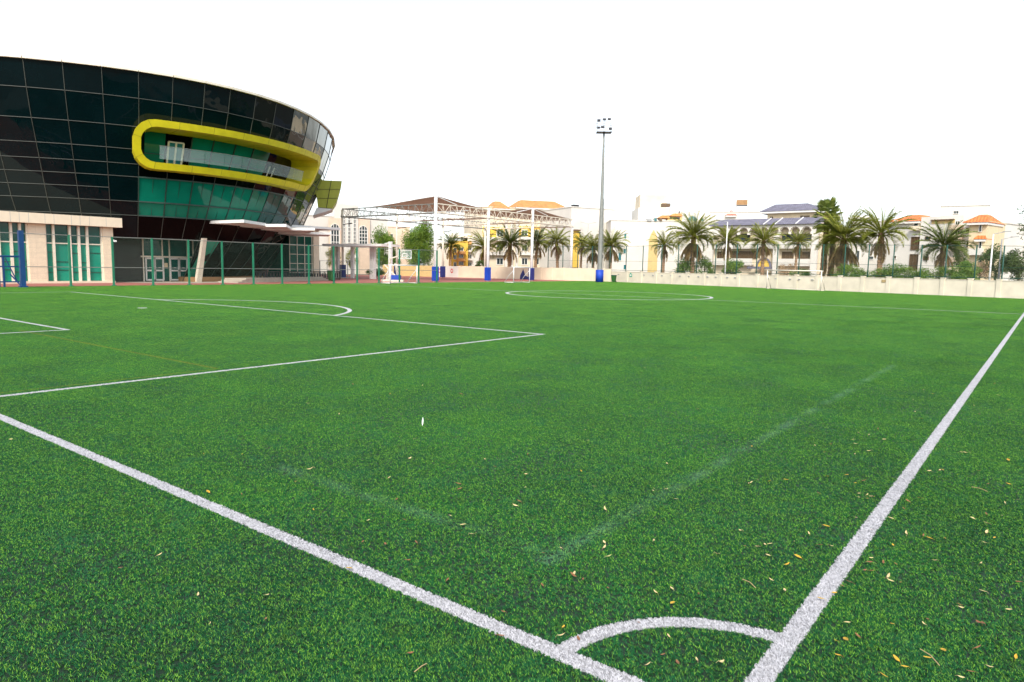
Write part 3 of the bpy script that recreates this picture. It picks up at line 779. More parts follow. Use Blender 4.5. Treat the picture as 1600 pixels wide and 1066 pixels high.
# ------------------------------------------------------------------ boundary wall and netting
wallP = Plane((WA.x, WA.y), (WB.x, WB.y))
def boundary_wall():
    root = thing('boundary_wall', 'long cream boundary wall with pilasters across the far end of the pitch', 'wall', loc=tuple(WA))
    def L_(u): return wallP.hit(u, 450)[0]
    a0 = 0; a1 = wallP.L+18
    m = MB(); wallP.box(m, a0, a1, 0, 1.66, -.22, 0); wallP.box(m, a0, a1, 1.66, 1.72, -.26, .04); m.build('wall_panel', 'ivory_wall', root)
    us = [979, 1001, 1024, 1048, 1073, 1099, 1125, 1153, 1182, 1212, 1243, 1276, 1311, 1347, 1387, 1431, 1472, 1515, 1560, 1612]
    for u in us:
        a = L_(u); m = MB(); wallP.box(m, a-.2, a+.2, 0, 1.80, -.3, .09); wallP.box(m, a-.24, a+.24, 1.80, 1.87, -.34, .13); m.build('pilaster', 'ivory_wall', root)
    for u in (950, 966, 1006, 1020, 1034, 1048, 1062, 1076, 1091, 1105, 1118, 1136, 1148, 1200, 1212, 1234, 1248, 1269):
        a = L_(u); m = MB(); wallP.box(m, a-.14, a+.14, 1.22, 1.34, 0, .12); m.build('wall_lamp', 'grey_metal', root)
    a = L_(1380); m = MB(); wallP.box(m, a-.22, a+.22, 1.2, 1.5, 0, .06); m.build('wall_plate', 'straw', root)
    m = MB(); a = L_(985); wallP.box(m, a-.28, a+.28, .9, 1.35, 0, .05); m.poly([wallP.p(a-.28, 1.35, .05), wallP.p(a+.28, 1.35, .05), wallP.p(a, 1.62, .05)]); m.build('wall_sign', 'sign_green', root)
    m = MB(); wallP.box(m, a-.18, a+.18, 1.05, 1.3, .052, .06); m.build('sign_plate', 'frame_white', root)
    # netting above and behind the wall
    fe = thing('netting_fence', 'high green netting fence on slim posts behind the cream boundary wall', 'fence', loc=tuple(WA))
    ps = [854, 877, 900, 923, 948, 973, 999, 1028, 1054, 1083, 1112, 1145, 1176, 1208, 1242, 1279, 1313, 1350, 1389, 1432, 1471, 1517, 1560, 1606]
    dists = []
    for u in ps:
        if u >= 945:
            a = L_(u); P = wallP.p(a, 0, -.55); tall = 5.2 + .9*(1560-u)/600 if u > 1000 else 5.9
        else:
            P = LW.p(LW.hit(u, 430)[0], 0, -.5); tall = 5.9
        m = MB(); m.tube([P, P+Vector((0, 0, tall))], .07, 6); m.build('post', 'dark_green_paint', fe, True); dists.append((P, tall))
    m = MB(); n = MB()
    for (p0, h0), (p1, h1) in zip(dists[:-1], dists[1:]):
        z = Vector((0, 0, 1)); m.tube([p0+z*h0*.99, p1+z*h1*.99], .02, 4); m.tube([p0+z*(h0*.58), p1+z*(h1*.58)], .016, 4)
        m.tube([p0+z*1.95, p1+z*1.95], .03, 4)
        n.quad(p0+z*1.7, p1+z*1.7, p1+z*h1*.99, p0+z*h0*.99)
    m.build('rail', 'dark_green_paint', fe); n.build('net', 'far_net', fe)
# court wall (left continuation)
LWa = at(655, 137); LWb = Vector((WA.x, WA.y, 0))
LW = Plane((LWa.x, LWa.y), (LWb.x, LWb.y))
boundary_wall()
def court_wall():
    root = thing('court_wall', 'warm cream wall behind the red court, painted with a navy mural', 'wall', loc=tuple(LWa))
    m = MB(); a1 = LW.L-.1
    aw0, aw1 = LW.hit(682, 430)[0], LW.hit(716, 430)[0]
    LW.box(m, aw1, a1, 0, 2.15, -.22, 0); m.build('wall_panel', 'peach_wall' if False else 'cream_wall', root)
    m = MB(); LW.box(m, aw0, aw1, 0, 2.1, -.22, 0.02); w = m.build('white_panel', 'white_wall', root)
    for u in (687, 706):
        a = LW.hit(u, 428)[0]; m = MB(); n = 14
        ring = [LW.p(a+.3*math.cos(2*math.pi*k/n), 1.2+.42*math.sin(2*math.pi*k/n), .03) for k in range(n)]
        inn = [LW.p(a+.16*math.cos(2*math.pi*k/n), 1.2+.24*math.sin(2*math.pi*k/n), .03) for k in range(n)]
        for k in range(n): m.quad(ring[k], ring[(k+1) % n], inn[(k+1) % n], inn[k])
        m.build('painted_mark', 'red_mark', w)
    m = MB(); LW.box(m, -9, aw0, 0, 2.1, -.22, 0); m.build('side_panel', 'ochre_wall', root)
    for u in (735, 752, 775, 800, 845, 862, 880, 905, 925):
        a = LW.hit(u, 430)[0]; m = MB(); LW.box(m, a-.16, a+.16, 0, 2.22, -.27, .06); m.build('pilaster', 'cream_wall', root)
    m = MB()
    pts = [(812, 437), (813, 430), (816, 424), (817.5, 420), (819, 425), (821, 431), (826, 433), (829, 428), (831, 421), (833, 422), (832, 437)]
    m.poly([LW.p(*LW.hit(u, v), .012) for u, v in pts]); m.build('mural', 'mural_navy', root)
court_wall()

# ------------------------------------------------------------------ shade canopy over the courts
def shade_canopy():
    root = thing('shade_canopy', 'white trussed shade structure with brown tent peaks over the red court', 'canopy', loc=(-75, 82, 0))
    XF, XB = -65.0, -84.5; YS = (65.3, 76.4, 87.4, 99.0)
    ZT_, ZB = 10.45, 9.25
    for x in (XF, XB):
        for i, y in enumerate(YS):
            peak = (x == XF and i in (0, 2))
            h = 11.5 if peak else (10.6 if x == XF else 10.3)
            if x == XF and i == 3: h = 10.2
            m = MB(); m.tube([(x, y, 0), (x, y, h)], .23 if x == XF else .17, 12); po = m.build('post', 'white_metal' if x == XF else 'cream_metal', root, True)
            m = MB(); m.box(x-.34, x+.34, y-.34, y+.34, .12, 2.05); m.build('post_pad', 'blue_pad' if (x == XF and i != 2) else 'navy_shaded_pad', po)  # third front pad: shade of the goal painted in as a darker blue
            if x == XB or i == 3:
                m = MB(); m.beam((x+.1, y, 8.1), (x+1.0, y+.5, 8.25), .12, .1); m.beam((x+.9, y+.3, 8.2), (x+1.4, y+.7, 8.3), .45, .12); m.build('floodlight', 'dark_metal', po)
    def truss(a, b, name='truss', mt='cream_metal', bay=1.25):
        a, b = Vector(a), Vector(b); L_ = (b-a).length; n = max(2, int(L_/bay)); dz = Vector((0, 0, ZT_-ZB))
        m = MB(); side = (b-a).cross(Vector((0, 0, 1))).normalized()*.28
        m.tube([a+dz, b+dz], .075, 6); m.tube([a+side, b+side], .075, 6); m.tube([a-side, b-side], .06, 6)
        for k in range(n+1):
            p = a+(b-a)*k/n; m.tube([p+side, p+dz], .035, 5, cap=False); m.tube([p-side, p+dz], .03, 4, cap=False)
            if k < n:
                q = a+(b-a)*(k+1)/n
                if k % 2: m.tube([p+side, q+dz], .035, 5, cap=False)
                else: m.tube([p+dz, q+side], .035, 5, cap=False)
        m.build(name, mt, root)
    for i in range(3):
        truss((XF, YS[i], ZB), (XF, YS[i+1], ZB)); truss((XB, YS[i], ZB), (XB, YS[i+1], ZB), mt='galvanised')
    for i, y in enumerate(YS): truss((XB, y, ZB-.05), (XF, y, ZB-.05), mt='cream_metal' if i else 'galvanised')  # first cross truss is grey: the building's shade put into its colour
    # tent cloth pulled up to the two peak masts
    for px_, py, y0_, y1_, dep in ((XF, YS[0], YS[0], YS[1], 13.0), (XF, YS[2], YS[2]-8.5, YS[3], 8.0)):
        def zf(x, y):
            ry = (y-py)/((y1_-py) if y > py else max(.1, py-y0_)); rx = (px_-x)/dep
            q = min(1.0, math.hypot(rx, ry)); return 10.52 + 1.0*(1-q)**1.35
        m = MB(); nx, ny = 16, 20
        for a in range(nx):
            for b_ in range(ny):
                x0, x1 = XF-dep*a/nx, XF-dep*(a+1)/nx; y0, y1 = y0_+(y1_-y0_)*b_/ny, y0_+(y1_-y0_)*(b_+1)/ny
                m.quad((x0, y0, zf(x0, y0)), (x1, y0, zf(x1, y0)), (x1, y1, zf(x1, y1)), (x0, y1, zf(x0, y1)))
        m.build('shade_cloth', 'shade', root, True)
    m = MB()
    for (x, y, z) in ((XF, YS[0], 11.45), (XF, YS[2], 11.45)):
        for dy in (-4.2, 4.2): m.tube([(x, y, z), (x, y+dy, 10.6)], .06, 6)
        m.tube([(x, y, z), (x-7, y, 10.9)], .05, 6)
    m.build('peak_strut', 'white_metal', root)
shade_canopy()

# ------------------------------------------------------------------ light mast
def light_mast():
    b = at(937, 111.5)
    root = thing('light_mast', 'very tall grey tapering floodlight mast with a blue padded foot by the far wall', 'light mast', loc=tuple(b))
    hd = zat(b, 207); H = hd
    m = MB(); n = 12; m.tube([b+Vector((0, 0, H*k/n)) for k in range(n+1)], [.44-.3*k/n for k in range(n+1)], 14); m.build('pole', 'galvanised', root, True)
    m = MB(); m.tube([b+Vector((0, 0, .05)), b+Vector((0, 0, 1.95))], .62, 20); m.build('foot_pad', 'blue_pad', root, True)
    m = MB(); rt = AX.copy(); rt.z = 0; rt.normalize(); fw = AF.copy(); fw.z = 0; fw.normalize()
    o = rt*.62
    z = 1.9
    for s in (-1, 1): m.tube([b+o+fw*.18*s+Vector((0, 0, 2.2)), b+o*.5+fw*.18*s+Vector((0, 0, 13))], .02, 4)
    while z < 22: f = max(.35, 1-z/24); m.tube([b+o*f-fw*.18+Vector((0, 0, z)), b+o*f+fw*.18+Vector((0, 0, z))], .018, 4); m.tube([b+Vector((0, 0, z)), b+o*f+Vector((0, 0, z))], .015, 4); z += .8
    m.build('ladder', 'galvanised', root)
    m = MB(); c = b+Vector((0, 0, H))
    m.hexa([c+rt*sx*1.15+fw*sy*.8+Vector((0, 0, dz)) for dz in (-.08, .0) for sx, sy in ((-1, -1), (1, -1), (1, 1), (-1, 1))])
    m.build('platform', 'dark_metal', root)
    m = MB()
    for sx in (-1, 0, 1):
        for sy in (-1, 1): m.tube([c+rt*sx*1.1+fw*sy*.75, c+rt*sx*1.1+fw*sy*.75+Vector((0, 0, 1.75))], .035, 5)
    for dz in (.9, 1.45, 1.75):
        for sy in (-1, 1): m.tube([c-rt*1.25+fw*sy*.75+Vector((0, 0, dz)), c+rt*1.25+fw*sy*.75+Vector((0, 0, dz))], .03, 5)
    m.build('railing', 'galvanised', root)
    for sx, dz in ((-.95, .55), (-.35, .65), (-.95, 1.65), (-.1, 1.8), (.65, 1.85), (.85, .4)):
        m = MB(); p = c+rt*sx-fw*.85+Vector((0, 0, dz)); m.beam(p-rt*.24, p+rt*.24, .3, .26); m.beam(p-rt*.18+fw*.15, p+rt*.18+fw*.15, .16, .3); m.build('floodlight', 'dark_metal', root)
light_mast()

# ------------------------------------------------------------------ portable basketball hoop
def hoop():
    b = at(621, 92.5)
    root = thing('basketball_hoop', 'portable basketball hoop with blue padded base and glass backboard behind the small goal', 'basketball hoop', loc=tuple(b))
    rt = AX.copy(); rt.z = 0; rt.normalize(); fw = Vector((-rt.y, rt.x, 0)); Z = Vector((0, 0, 1))
    m = MB(); m.hexa([b+rt*sx+fw*sy+Z*z for z in (0, .25) for sx, sy in ((-2.0, -.5), (.8, -.5), (.8, .5), (-2.0, .5))]); m.build('base', 'cream_metal', root)
    m = MB(); m.hexa([b+rt*sx+fw*sy+Z*z for z in (.25, .85) for sx, sy in ((-.75, -.52), (.4, -.52), (.4, .52), (-.75, .52))]); m.build('base_pad', 'blue_pad', root)
    m = MB()
    for s in (-.35, .35):
        o = fw*s
        m.beam(b-rt*1.4+o+Z*.25, b-rt*.9+o+Z*3.0, .1); m.beam(b-rt*.9+o+Z*3.0, b+rt*.5+o+Z*3.45, .1); m.beam(b-rt*1.7+o+Z*2.2, b-rt*.3+o+Z*.8, .08)
        m.beam(b+o+Z*.8, b+rt*-.3+o+Z*2.4, .07); m.beam(b+rt*.25+o+Z*.8, b-rt*.1+o+Z*2.3, .06)
    m.beam(b-rt*.9-fw*.35+Z*3, b-rt*.9+fw*.35+Z*3, .08); m.build('arm', 'cream_metal', root)
    m = MB(); c = b+rt*.95+Z*3.55; w, h = .85, .55
    bd = (rt*.9+fw*.3).normalized()
    for a, d in (((-w, -h), (w, -h)), ((w, -h), (w, h)), ((w, h), (-w, h)), ((-w, h), (-w, -h)), ((-.3, -.35), (.3, -.35)), ((.3, -.35), (.3, .1)), ((.3, .1), (-.3, .1)), ((-.3, .1), (-.3, -.35))):
        m.beam(c+bd*a[0]+Z*a[1], c+bd*d[0]+Z*d[1], .07)
    bf = m.build('backboard_frame', 'white_metal', root)
    m = MB(); m.quad(c-bd*w-Z*h, c+bd*w-Z*h, c+bd*w+Z*h, c-bd*w+Z*h); m.build('backboard', 'clear_glass', bf)
    m = MB(); rc = c - Z*.4 - fw*.35; n = 14; m.tube([rc+Vector((math.cos(2*math.pi*k/n)*.23, math.sin(2*math.pi*k/n)*.23, 0)) for k in range(n+1)], .02, 5); m.build('rim', 'orange_wall', root)
hoop()

# ------------------------------------------------------------------ white portal walkway between building and court
def walkway():
    root = thing('covered_walkway', 'flat white canopy walkway on square white posts beside the glass building', 'canopy', loc=tuple(at(560, 112)))
    A, B = at(488, 112), at(647, 99)
    P = Plane((A.x, A.y), (B.x, B.y)); 
    m = MB(); zt = 5.15
    a_end = P.hit(613, 400)[0]
    P.box(m, P.hit(503, 400)[0], P.hit(596, 400)[0], zt-.35, zt, -4.2, -.1); m.build('roof_slab', 'white_metal', root)
    for u in (505, 512, 535, 565, 569):
        a = P.hit(u, 410)[0]; m = MB(); P.box(m, a-.22, a+.22, 0, zt-.36, -2.4, -2.0); m.build('post', 'white_metal', root)
    po = thing('white_portal', 'white square portal arch with one thick post, left of the round green tree', 'portal', loc=tuple(at(609, 100)))
    m = MB(); a = P.hit(610, 400)[0]
    P.box(m, a-.22, a+.22, 0, 5.45, -.2, .2); m.build('post', 'white_metal', po)
    m = MB(); a1 = P.hit(584, 400)[0]; m.beam(P.p(a+.2, 5.35, 0), P.p(a1, 5.2, -2.5), .18, .22); m.build('crossbeam', 'white_metal', po)
    m = MB(); a1 = P.hit(594, 400)[0]; 
    for i in range(5): m.beam(P.p(a1-.3, 3.9+.3*i, -1.4), P.p(a1+.5, 3.9+.3*i, -1.4), .07); 
    for da in (-.35, .1, .55): m.beam(P.p(a1+da, 3.6, -1.4), P.p(a1+da*.8, 5.3, -1.4), .06)
    m.build('lattice', 'white_metal', po)
walkway()

# ------------------------------------------------------------------ railings, steps, planting in front of the building
def rail_run(name, label, us, dist0, dist1, h, mt='dark_metal', step=.35, orn=False, cat='railing'):
    A, B = at(us[0], dist0), at(us[1], dist1); P = Plane((A.x, A.y), (B.x, B.y)); root = thing(name, label, cat, loc=tuple(A))
    m = MB()
    for z in (.12, h): m.beam(P.p(0, z), P.p(P.L, z), .06)
    a = 0; k = 0
    while a <= P.L:
        m.beam(P.p(a, 0), P.p(a, h), .05 if k % 4 else .09)
        if orn and k % 2 == 0: m.beam(P.p(a, .15), P.p(a+step, h-.1), .05); m.beam(P.p(a+step, .15), P.p(a, h-.1), .05)
        a += step; k += 1
    m.build('bars', mt, root); return root
rail_run('terrace_railing', 'dark ornamental railing on the terrace at the foot of the leaning glass', (395, 532), 84, 99, 1.15, 'dark_metal', .3, True)
rail_run('court_railing', 'thin grey railing at the back of the walkway beside the dark railing', (500, 556), 104, 110, 2.6, 'grey_metal', 1.5)
def steps():
    root = thing('terrace_steps', 'pale grey terrace steps in front of the dark ornamental railing', 'steps', loc=tuple(at(440, 84)))
    for k in range(3):
        A, B = at(372+k*6, 78.5+k*.5), at(513-k*4, 94+k*.7); P = Plane((A.x, A.y), (B.x, B.y)); m = MB(); P.box(m, 0, P.L, .16*k, .16*k+.15, -2.5, 0); m.build('step', 'paving', root)
steps()
def bin_(name, label, u, dist, h=1.05, mt='bin_green'):
    b = at(u, dist); root = thing(name, label, 'bin', loc=tuple(b)); m = MB()
    m.hexa([b+Vector((x*.24, y*.24, .08)) for x, y in ((-1, -1), (1, -1), (1, 1), (-1, 1))] + [b+Vector((x*.33, y*.33, h-.12)) for x, y in ((-1, -1), (1, -1), (1, 1), (-1, 1))]); m.build('body', mt, root)
    m = MB(); m.hexa([b+Vector((x*.37, y*.37, h-.12)) for x, y in ((-1, -1), (1, -1), (1, 1), (-1, 1))] + [b+Vector((x*.3, y*.3, h)) for x, y in ((-1, -1), (1, -1), (1, 1), (-1, 1))]); m.build('lid', 'dark_green_paint', root)
    m = MB(); m.tube([b+Vector((-.3, .28, .1)), b+Vector((.3, .28, .1))], .1, 8); m.build('wheel', 'dark_metal', root)
bin_('wheelie_bin', 'green wheelie bin against the cream wall right of the light mast', 959.5, 115, 1.15)
bin_('litter_bin', 'green litter bin on the red court by the end of the terrace railing', 517.5, 90.5, 1.35)

# ------------------------------------------------------------------ plants
def frond_arrays(L_, droop, lift, n=26, lw=.1, ll=.42, dry=False, rs=random):
    """date palm frond growing along +x; returns quads"""
    q = []
    pts = []
    x = z = 0; a = lift
    for k in range(n+1):
        pts.append((x, z)); a -= droop/n*(1+.8*k/n); x += L_/n*math.cos(a); z += L_/n*math.sin(a)
    for k in range(n):
        (x0, z0), (x1, z1) = pts[k], pts[k+1]; w = .045*(1-k/n)+.008
        q.append(((x0, -w, z0), (x0, w, z0), (x1, w, z1), (x1, -w, z1)))
        if k > 2:
            f = k/n; ln = ll*math.sin(math.pi*min(1, .18+.8*f))**.7
            for s in (-1, 1):
                for h_ in (0, .5):
                    xx = x0+(x1-x0)*h_; zz = z0+(z1-z0)*h_
                    an = .75+rs.uniform(-.15, .15); dn = (rs.uniform(.05, .3) if not dry else rs.uniform(.5, .9))
                    tx = xx+ln*math.cos(an)*.8; ty = s*ln*math.sin(an); tz = zz + ln*(.35-dn) - (.1 if dry else 0)
                    q.append(((xx, s*w, zz), (xx+lw*1.2, s*w, zz), (tx+.02, ty, tz), (tx, ty, tz)))
    return q
def put(mb, q, Mx):
    for f in q: mb.quad(*[Mx @ Vector(p) for p in f])
def make_palm(seed, H=5.5, Rc=2.6, nf=46, dry=14, lean=.2, dark=False, fan=False, skirt=0):
    rs = random.Random(seed); root = thing('date_palm', '', 'palm tree', loc=(0, 0, 0))
    m = MB(); n = 16; ang = rs.random()*6.28
    P = [Vector((lean*math.cos(ang)*(k/n)**2, lean*math.sin(ang)*(k/n)**2, H*k/n)) for k in range(n+1)]
    pts = []; rad = []
    for k in range(n):
        for s in (0, .85):
            pts.append(P[k]+(P[k+1]-P[k])*s); rad.append((.2 if not fan else .26)*(1.15 if k < 1 else 1)*(1.0-.15*k/n)*(1.16 if s == 0 else .92)*(1.25 if k > n-4 else 1))
    pts.append(P[n]); rad.append(.2)
    m.tube(pts, rad, 9); m.build('trunk', 'palm_bark', root)
    top = P[n]
    m = MB(); d = MB()
    for i in range(nf):
        az = i*2.39996+rs.uniform(-.2, .2); f = i/nf
        lift = R(86-88*f**.9)+rs.uniform(-.1, .1); dr = R(22+62*f)+rs.uniform(-.2, .2)
        L_ = Rc*1.08*(.8+.25*math.sin(math.pi*min(1, f+.15)))*rs.uniform(.88, 1.08)
        if fan: q = fan_leaf(rs, Rc*rs.uniform(.75, 1)); Mx = Matrix.Translation(top+Vector((0, 0, -.5*f*Rc))) @ Matrix.Rotation(az, 4, 'Z') @ Matrix.Rotation(-R(75-120*f), 4, 'Y')
        else: q = frond_arrays(L_, dr, lift, n=20, ll=.26*Rc, rs=rs); Mx = Matrix.Translation(top+Vector((0, 0, -.25*f))) @ Matrix.Rotation(az, 4, 'Z') @ Matrix.Rotation(rs.uniform(-.35, .35), 4, 'X')
        put(m, q, Mx)
    m.build('crown', 'palm_leaf_dark' if dark else 'palm_leaf', root)
    for i in range(dry):
        az = rs.random()*6.28; q = frond_arrays(Rc*rs.uniform(.55, .85), R(25), R(-38-rs.random()*30), n=14, ll=.15*Rc, dry=True, rs=rs)
        put(d, q, Matrix.Translation(top+Vector((0, 0, -.45))) @ Matrix.Rotation(az, 4, 'Z'))
    if skirt:
        for i in range(170):
            az = rs.random()*6.28; z = top.z-.4-skirt*rs.random()**.8; r = .3
            q = frond_arrays(rs.uniform(1.2, 1.9), R(25), R(-68-rs.random()*16), n=8, ll=.35, dry=True, rs=rs)
            put(d, q, Matrix.Translation((top.x, top.y, z)) @ Matrix.Rotation(az, 4, 'Z'))
    if dry or skirt: d.build('dead_fronds', 'palm_dry', root)
    return root
def fan_leaf(rs, L_):
    q = [((0, -.02, 0), (0, .02, 0), (L_*.5, .02, .02), (L_*.5, -.02, .02))]
    for k in range(15):
        a = R(-85+170*k/14); l = L_*.55*(1-.25*abs(a)/1.5); c, s = math.cos(a), math.sin(a)
        w = .05*L_; x0 = L_*.5
        q.append(((x0, 0, 0), (x0+l*.6*c+w*s, l*.6*s-w*c, .02), (x0+l*c, l*s, -.25*l*.6), (x0+l*.6*c-w*s, l*.6*s+w*c, .02)))
    return q
protos = [make_palm(11, 5.5, 2.7, 44, 12, .25), make_palm(12, 5.2, 2.6, 44, 9, .15), make_palm(13, 5.6, 2.7, 48, 8, .3, dark=True), make_palm(14, 5.4, 2.8, 56, 34, .2)]
used = [False]*4
PALMS = [  # column of trunk, row of crown centre, crown radius in pixels, distance, prototype, label
    (703, 383, 21, 146, 2, 'small date palm beside the pale round tree, left of the tall white post'),
    (757, 386, 27, 143, 1, 'date palm half hidden by the second white canopy post'),
    (796, 380, 31, 140, 2, 'large dark date palm before the yellow windows of the orange roofed block'),
    (836, 378, 26, 139, 2, 'date palm standing behind the canopy post with the tent peak'),
    (871, 378, 25, 134, 0, 'date palm left of the last white canopy post'),
    (907, 380, 19, 134, 0, 'slim date palm between the last canopy post and the light mast'),
    (926, 388, 23, 131, 3, 'drooping date palm just left of the foot of the light mast'),
    (953, 383, 25, 127, 3, 'yellowing date palm just right of the light mast'),
    (1036, 383, 24, 126, 1, 'date palm in front of the tan arched panel'),
    (1081, 369, 36, 112, 3, 'big yellow green date palm with hanging dry fronds over a bush'),
    (1136, 377, 27, 113, 1, 'date palm at the left end of the arcaded building'),
    (1191, 376, 28, 112, 0, 'date palm before the middle of the arcade'),
    (1242, 379, 19, 116, 0, 'short date palm before the right arches, above the flowering shrub'),
    (1311, 372, 40, 99, 3, 'broad date palm with a skirt of hanging dry fronds beside the tall fan palm'),
    (1374, 364, 38, 97, 1, 'date palm in front of the white building with the orange roof'),
    (1470, 384, 34, 92, 2, 'dark date palm before the brown windows near the right end'),
]
for k, (u, v, rp, dist, pr, lab) in enumerate(PALMS):
    rp *= .84
    o = protos[pr] if not used[pr] else copy_tree(protos[pr]); used[pr] = True
    P = at(u, dist); zc = zat(P, v); sc_ = rp*dist/F_PX/2.05
    H0 = (5.5, 5.2, 5.6, 5.4)[pr]
    o.location = (P.x, P.y, 0); o.scale = (sc_, sc_, zc/H0); o.rotation_euler = (0, 0, k*1.9)
    o.scale = (sc_, sc_, (sc_ + zc/H0)/2)
    # keep the crown round: raise the whole palm by lengthening only the trunk
    for ch in o.children:
        nm = ch.name.split('.')[0]
        if nm == 'trunk': ch.scale = (1.15, 1.15, zc/H0/sc_)
        else: ch.location = (0, 0, zc/sc_-H0)
    o.scale = (sc_, sc_, sc_)
    tag(o, lab, 'palm tree', 'date palms behind the far wall')
fp = make_palm(21, 9.0, 2.3, 44, 0, .3, dark=True, fan=True, skirt=5.8)
P = at(1284, 101); fp.location = P; fp.name = 'fan_palm'; tag(fp, 'tall shaggy fan palm rising above the violet roof end', 'palm tree'); zt = zat(P, 332)
fp.scale = (1, 1, zt/9.0)
fp2 = make_palm(22, 7.4, 1.6, 24, 0, .2, fan=True, skirt=5.2); P = at(1296, 104); fp2.location = P; fp2.name = 'fan_palm'; tag(fp2, 'shorter shaggy palm with orange dead leaves behind the tall fan palm', 'palm tree'); fp2.scale = (1, 1, zat(P, 350)/7.4)

def leaf_blob(mb, c, r, n, size, rs, flat=1.0, droop=0.0):
    c = Vector(c)
    N_ = rs
    for i in range(n):
        d = Vector((rs.gauss(0, 1), rs.gauss(0, 1), rs.gauss(0, 1))).normalized(); k = rs.random()**.38
        p = c + Vector((d.x*r[0]*k, d.y*r[1]*k, d.z*r[2]*k))
        a = Vector((rs.gauss(0, 1), rs.gauss(0, 1), rs.gauss(0, .6)-droop)).normalized()*size*rs.uniform(.6, 1.3)
        b_ = a.cross(Vector((rs.gauss(0, 1), rs.gauss(0, 1), rs.gauss(0, 1)))).normalized()*size*.3
        mb.quad(p-a, p+b_, p+a, p-b_)
def tree(name, label, u, dist, v_top, v_bot, w_px, leaf='tree_leaf', seed=1, clumps=26, n=260, size=.16, cat='tree', trunk=True, group=None, droop=0, depth=1.0):
    rs = random.Random(seed); P = at(u, dist); root = thing(name, label, cat, group, loc=tuple(P))
    z1 = zat(P, v_top); z0 = max(0.05, zat(P, v_bot)); w = w_px*dist/F_PX/2*1.18; h = (z1-z0)/2*1.1; zc = (z0+z1)/2
    m = MB(); tops = []
    for i in range(clumps):
        d = Vector((rs.gauss(0, 1), rs.gauss(0, 1), rs.gauss(0, 1))).normalized(); k = rs.uniform(.35, .8)
        c = P+Vector((d.x*w*k, d.y*w*k*depth, zc+d.z*h*k)); r = rs.uniform(.22, .42)
        tops.append(c); leaf_blob(m, c, (w*r, w*r*depth, h*r), n, size, rs, droop=droop)
    m.build('crown', leaf, root)
    if trunk:
        m = MB(); fork = P+Vector((0, 0, z0+h*.35)); tr = .05*w+.05
        m.tube([P, P+Vector((.05*w, 0, z0*.5)), fork], [tr*1.3, tr, tr*.8], 8)
        for c in tops[:9]: m.tube([fork, (fork+c)/2+Vector((0, 0, -.1*h)), c], [tr*.55, tr*.35, tr*.12], 6)
        m.build('trunk', 'bark', root)
    return root
tree('shade_tree', 'round feathery green tree left of the tall white canopy post', 655, 141, 344, 426, 52, seed=3, clumps=44, n=380, size=.2, droop=.8)
tree('shade_tree', 'wider lower green tree behind the white portal post', 605, 144, 351, 428, 44, seed=4, clumps=36, n=360, size=.2, droop=.8)
tree('street_tree', 'rounded green tree left of the twin street lamps at the right', 1556, 97, 385, 434, 36, 'dark_leaf', 5, 26, 260, .13)
tree('street_tree', 'dark spreading tree at the right edge behind the wall', 1592, 90, 383, 440, 38, 'dark_leaf', 6, 24, 190, .13)
tree('street_tree', 'thin leafed tree between the right palm and the orange roof corner', 1499, 100, 372, 418, 24, 'dark_leaf', 7, 12, 110, .14)
tree('small_tree', 'sparse tree with pinkish leaves beside the rounded green tree', 1531, 95, 405, 440, 24, 'pink_leaf', 8, 12, 60, .12)
tree('overhanging_tree', 'tall tree beyond the wall at the right frame edge with only branch tips in view', 1640, 88, 300, 385, 78, 'dark_leaf', 9, 26, 150, .17)
tree('roof_garden_tree', 'tiny round tree on the roofline left of the orange roofed block', 725, 165, 366, 380, 12, 'tree_leaf', 19, 8, 60, .2, trunk=False)
tree('bush', 'dense green bush under the big yellow green palm', 1070, 113, 398, 440, 34, 'bush_leaf', 10, 22, 190, .14, 'bush')
tree('bush', 'green bush behind the wall, right of the big yellow green palm', 1101, 113, 400, 440, 36, 'bush_leaf', 11, 22, 190, .14, 'bush')
tree('bush', 'green bush at the foot of the palm left of the arcade', 1143, 111, 402, 440, 36, 'bush_leaf', 12, 20, 190, .14, 'bush')
tree('flowering_shrub', 'pale flowering shrub behind the wall under the short palm', 1228, 106, 405, 440, 30, 'pink_leaf', 13, 14, 80, .13, 'bush')
tree('shrub', 'low green shrub right of the flowering shrub', 1252, 105, 418, 446, 30, 'bush_leaf', 20, 14, 120, .13, 'bush')
tree('hedge', 'bright green hedge at the foot of the broad palm', 1330, 94, 408, 452, 50, 'bush_leaf', 14, 24, 220, .12, 'hedge')
tree('hedge', 'long green hedge behind the wall between the two right palms', 1400, 92, 413, 452, 84, 'bush_leaf', 15, 40, 200, .12, 'hedge', depth=.5)
tree('hedge', 'green hedge between the dark palm and the thin leafed tree', 1452, 90, 415, 452, 50, 'bush_leaf', 16, 24, 180, .12, 'hedge')
tree('shrub', 'rounded dark green shrub right of the dark date palm', 1506, 89, 410, 452, 46, 'bush_leaf', 17, 30, 220, .12, 'bush')
tree('planting', 'dark clipped planting seen through the fence beside the walkway', 586, 108, 419, 433, 30, 'dark_leaf', 18, 22, 160, .12, 'hedge', trunk=False)
tree('shrub', 'small dark bush over the court wall below the second palm', 752, 139, 404, 422, 22, 'dark_leaf', 22, 12, 120, .16, 'bush', trunk=False)
for k, (u, w) in enumerate(((522, 26), (550, 18))):
    tree('olive_tree', ('yellowish tree under the walkway roof, left one', 'yellowish tree under the walkway roof, right one')[k], u, 132, 384, 420, w, 'palm_leaf', 30+k, 14, 120, .16)

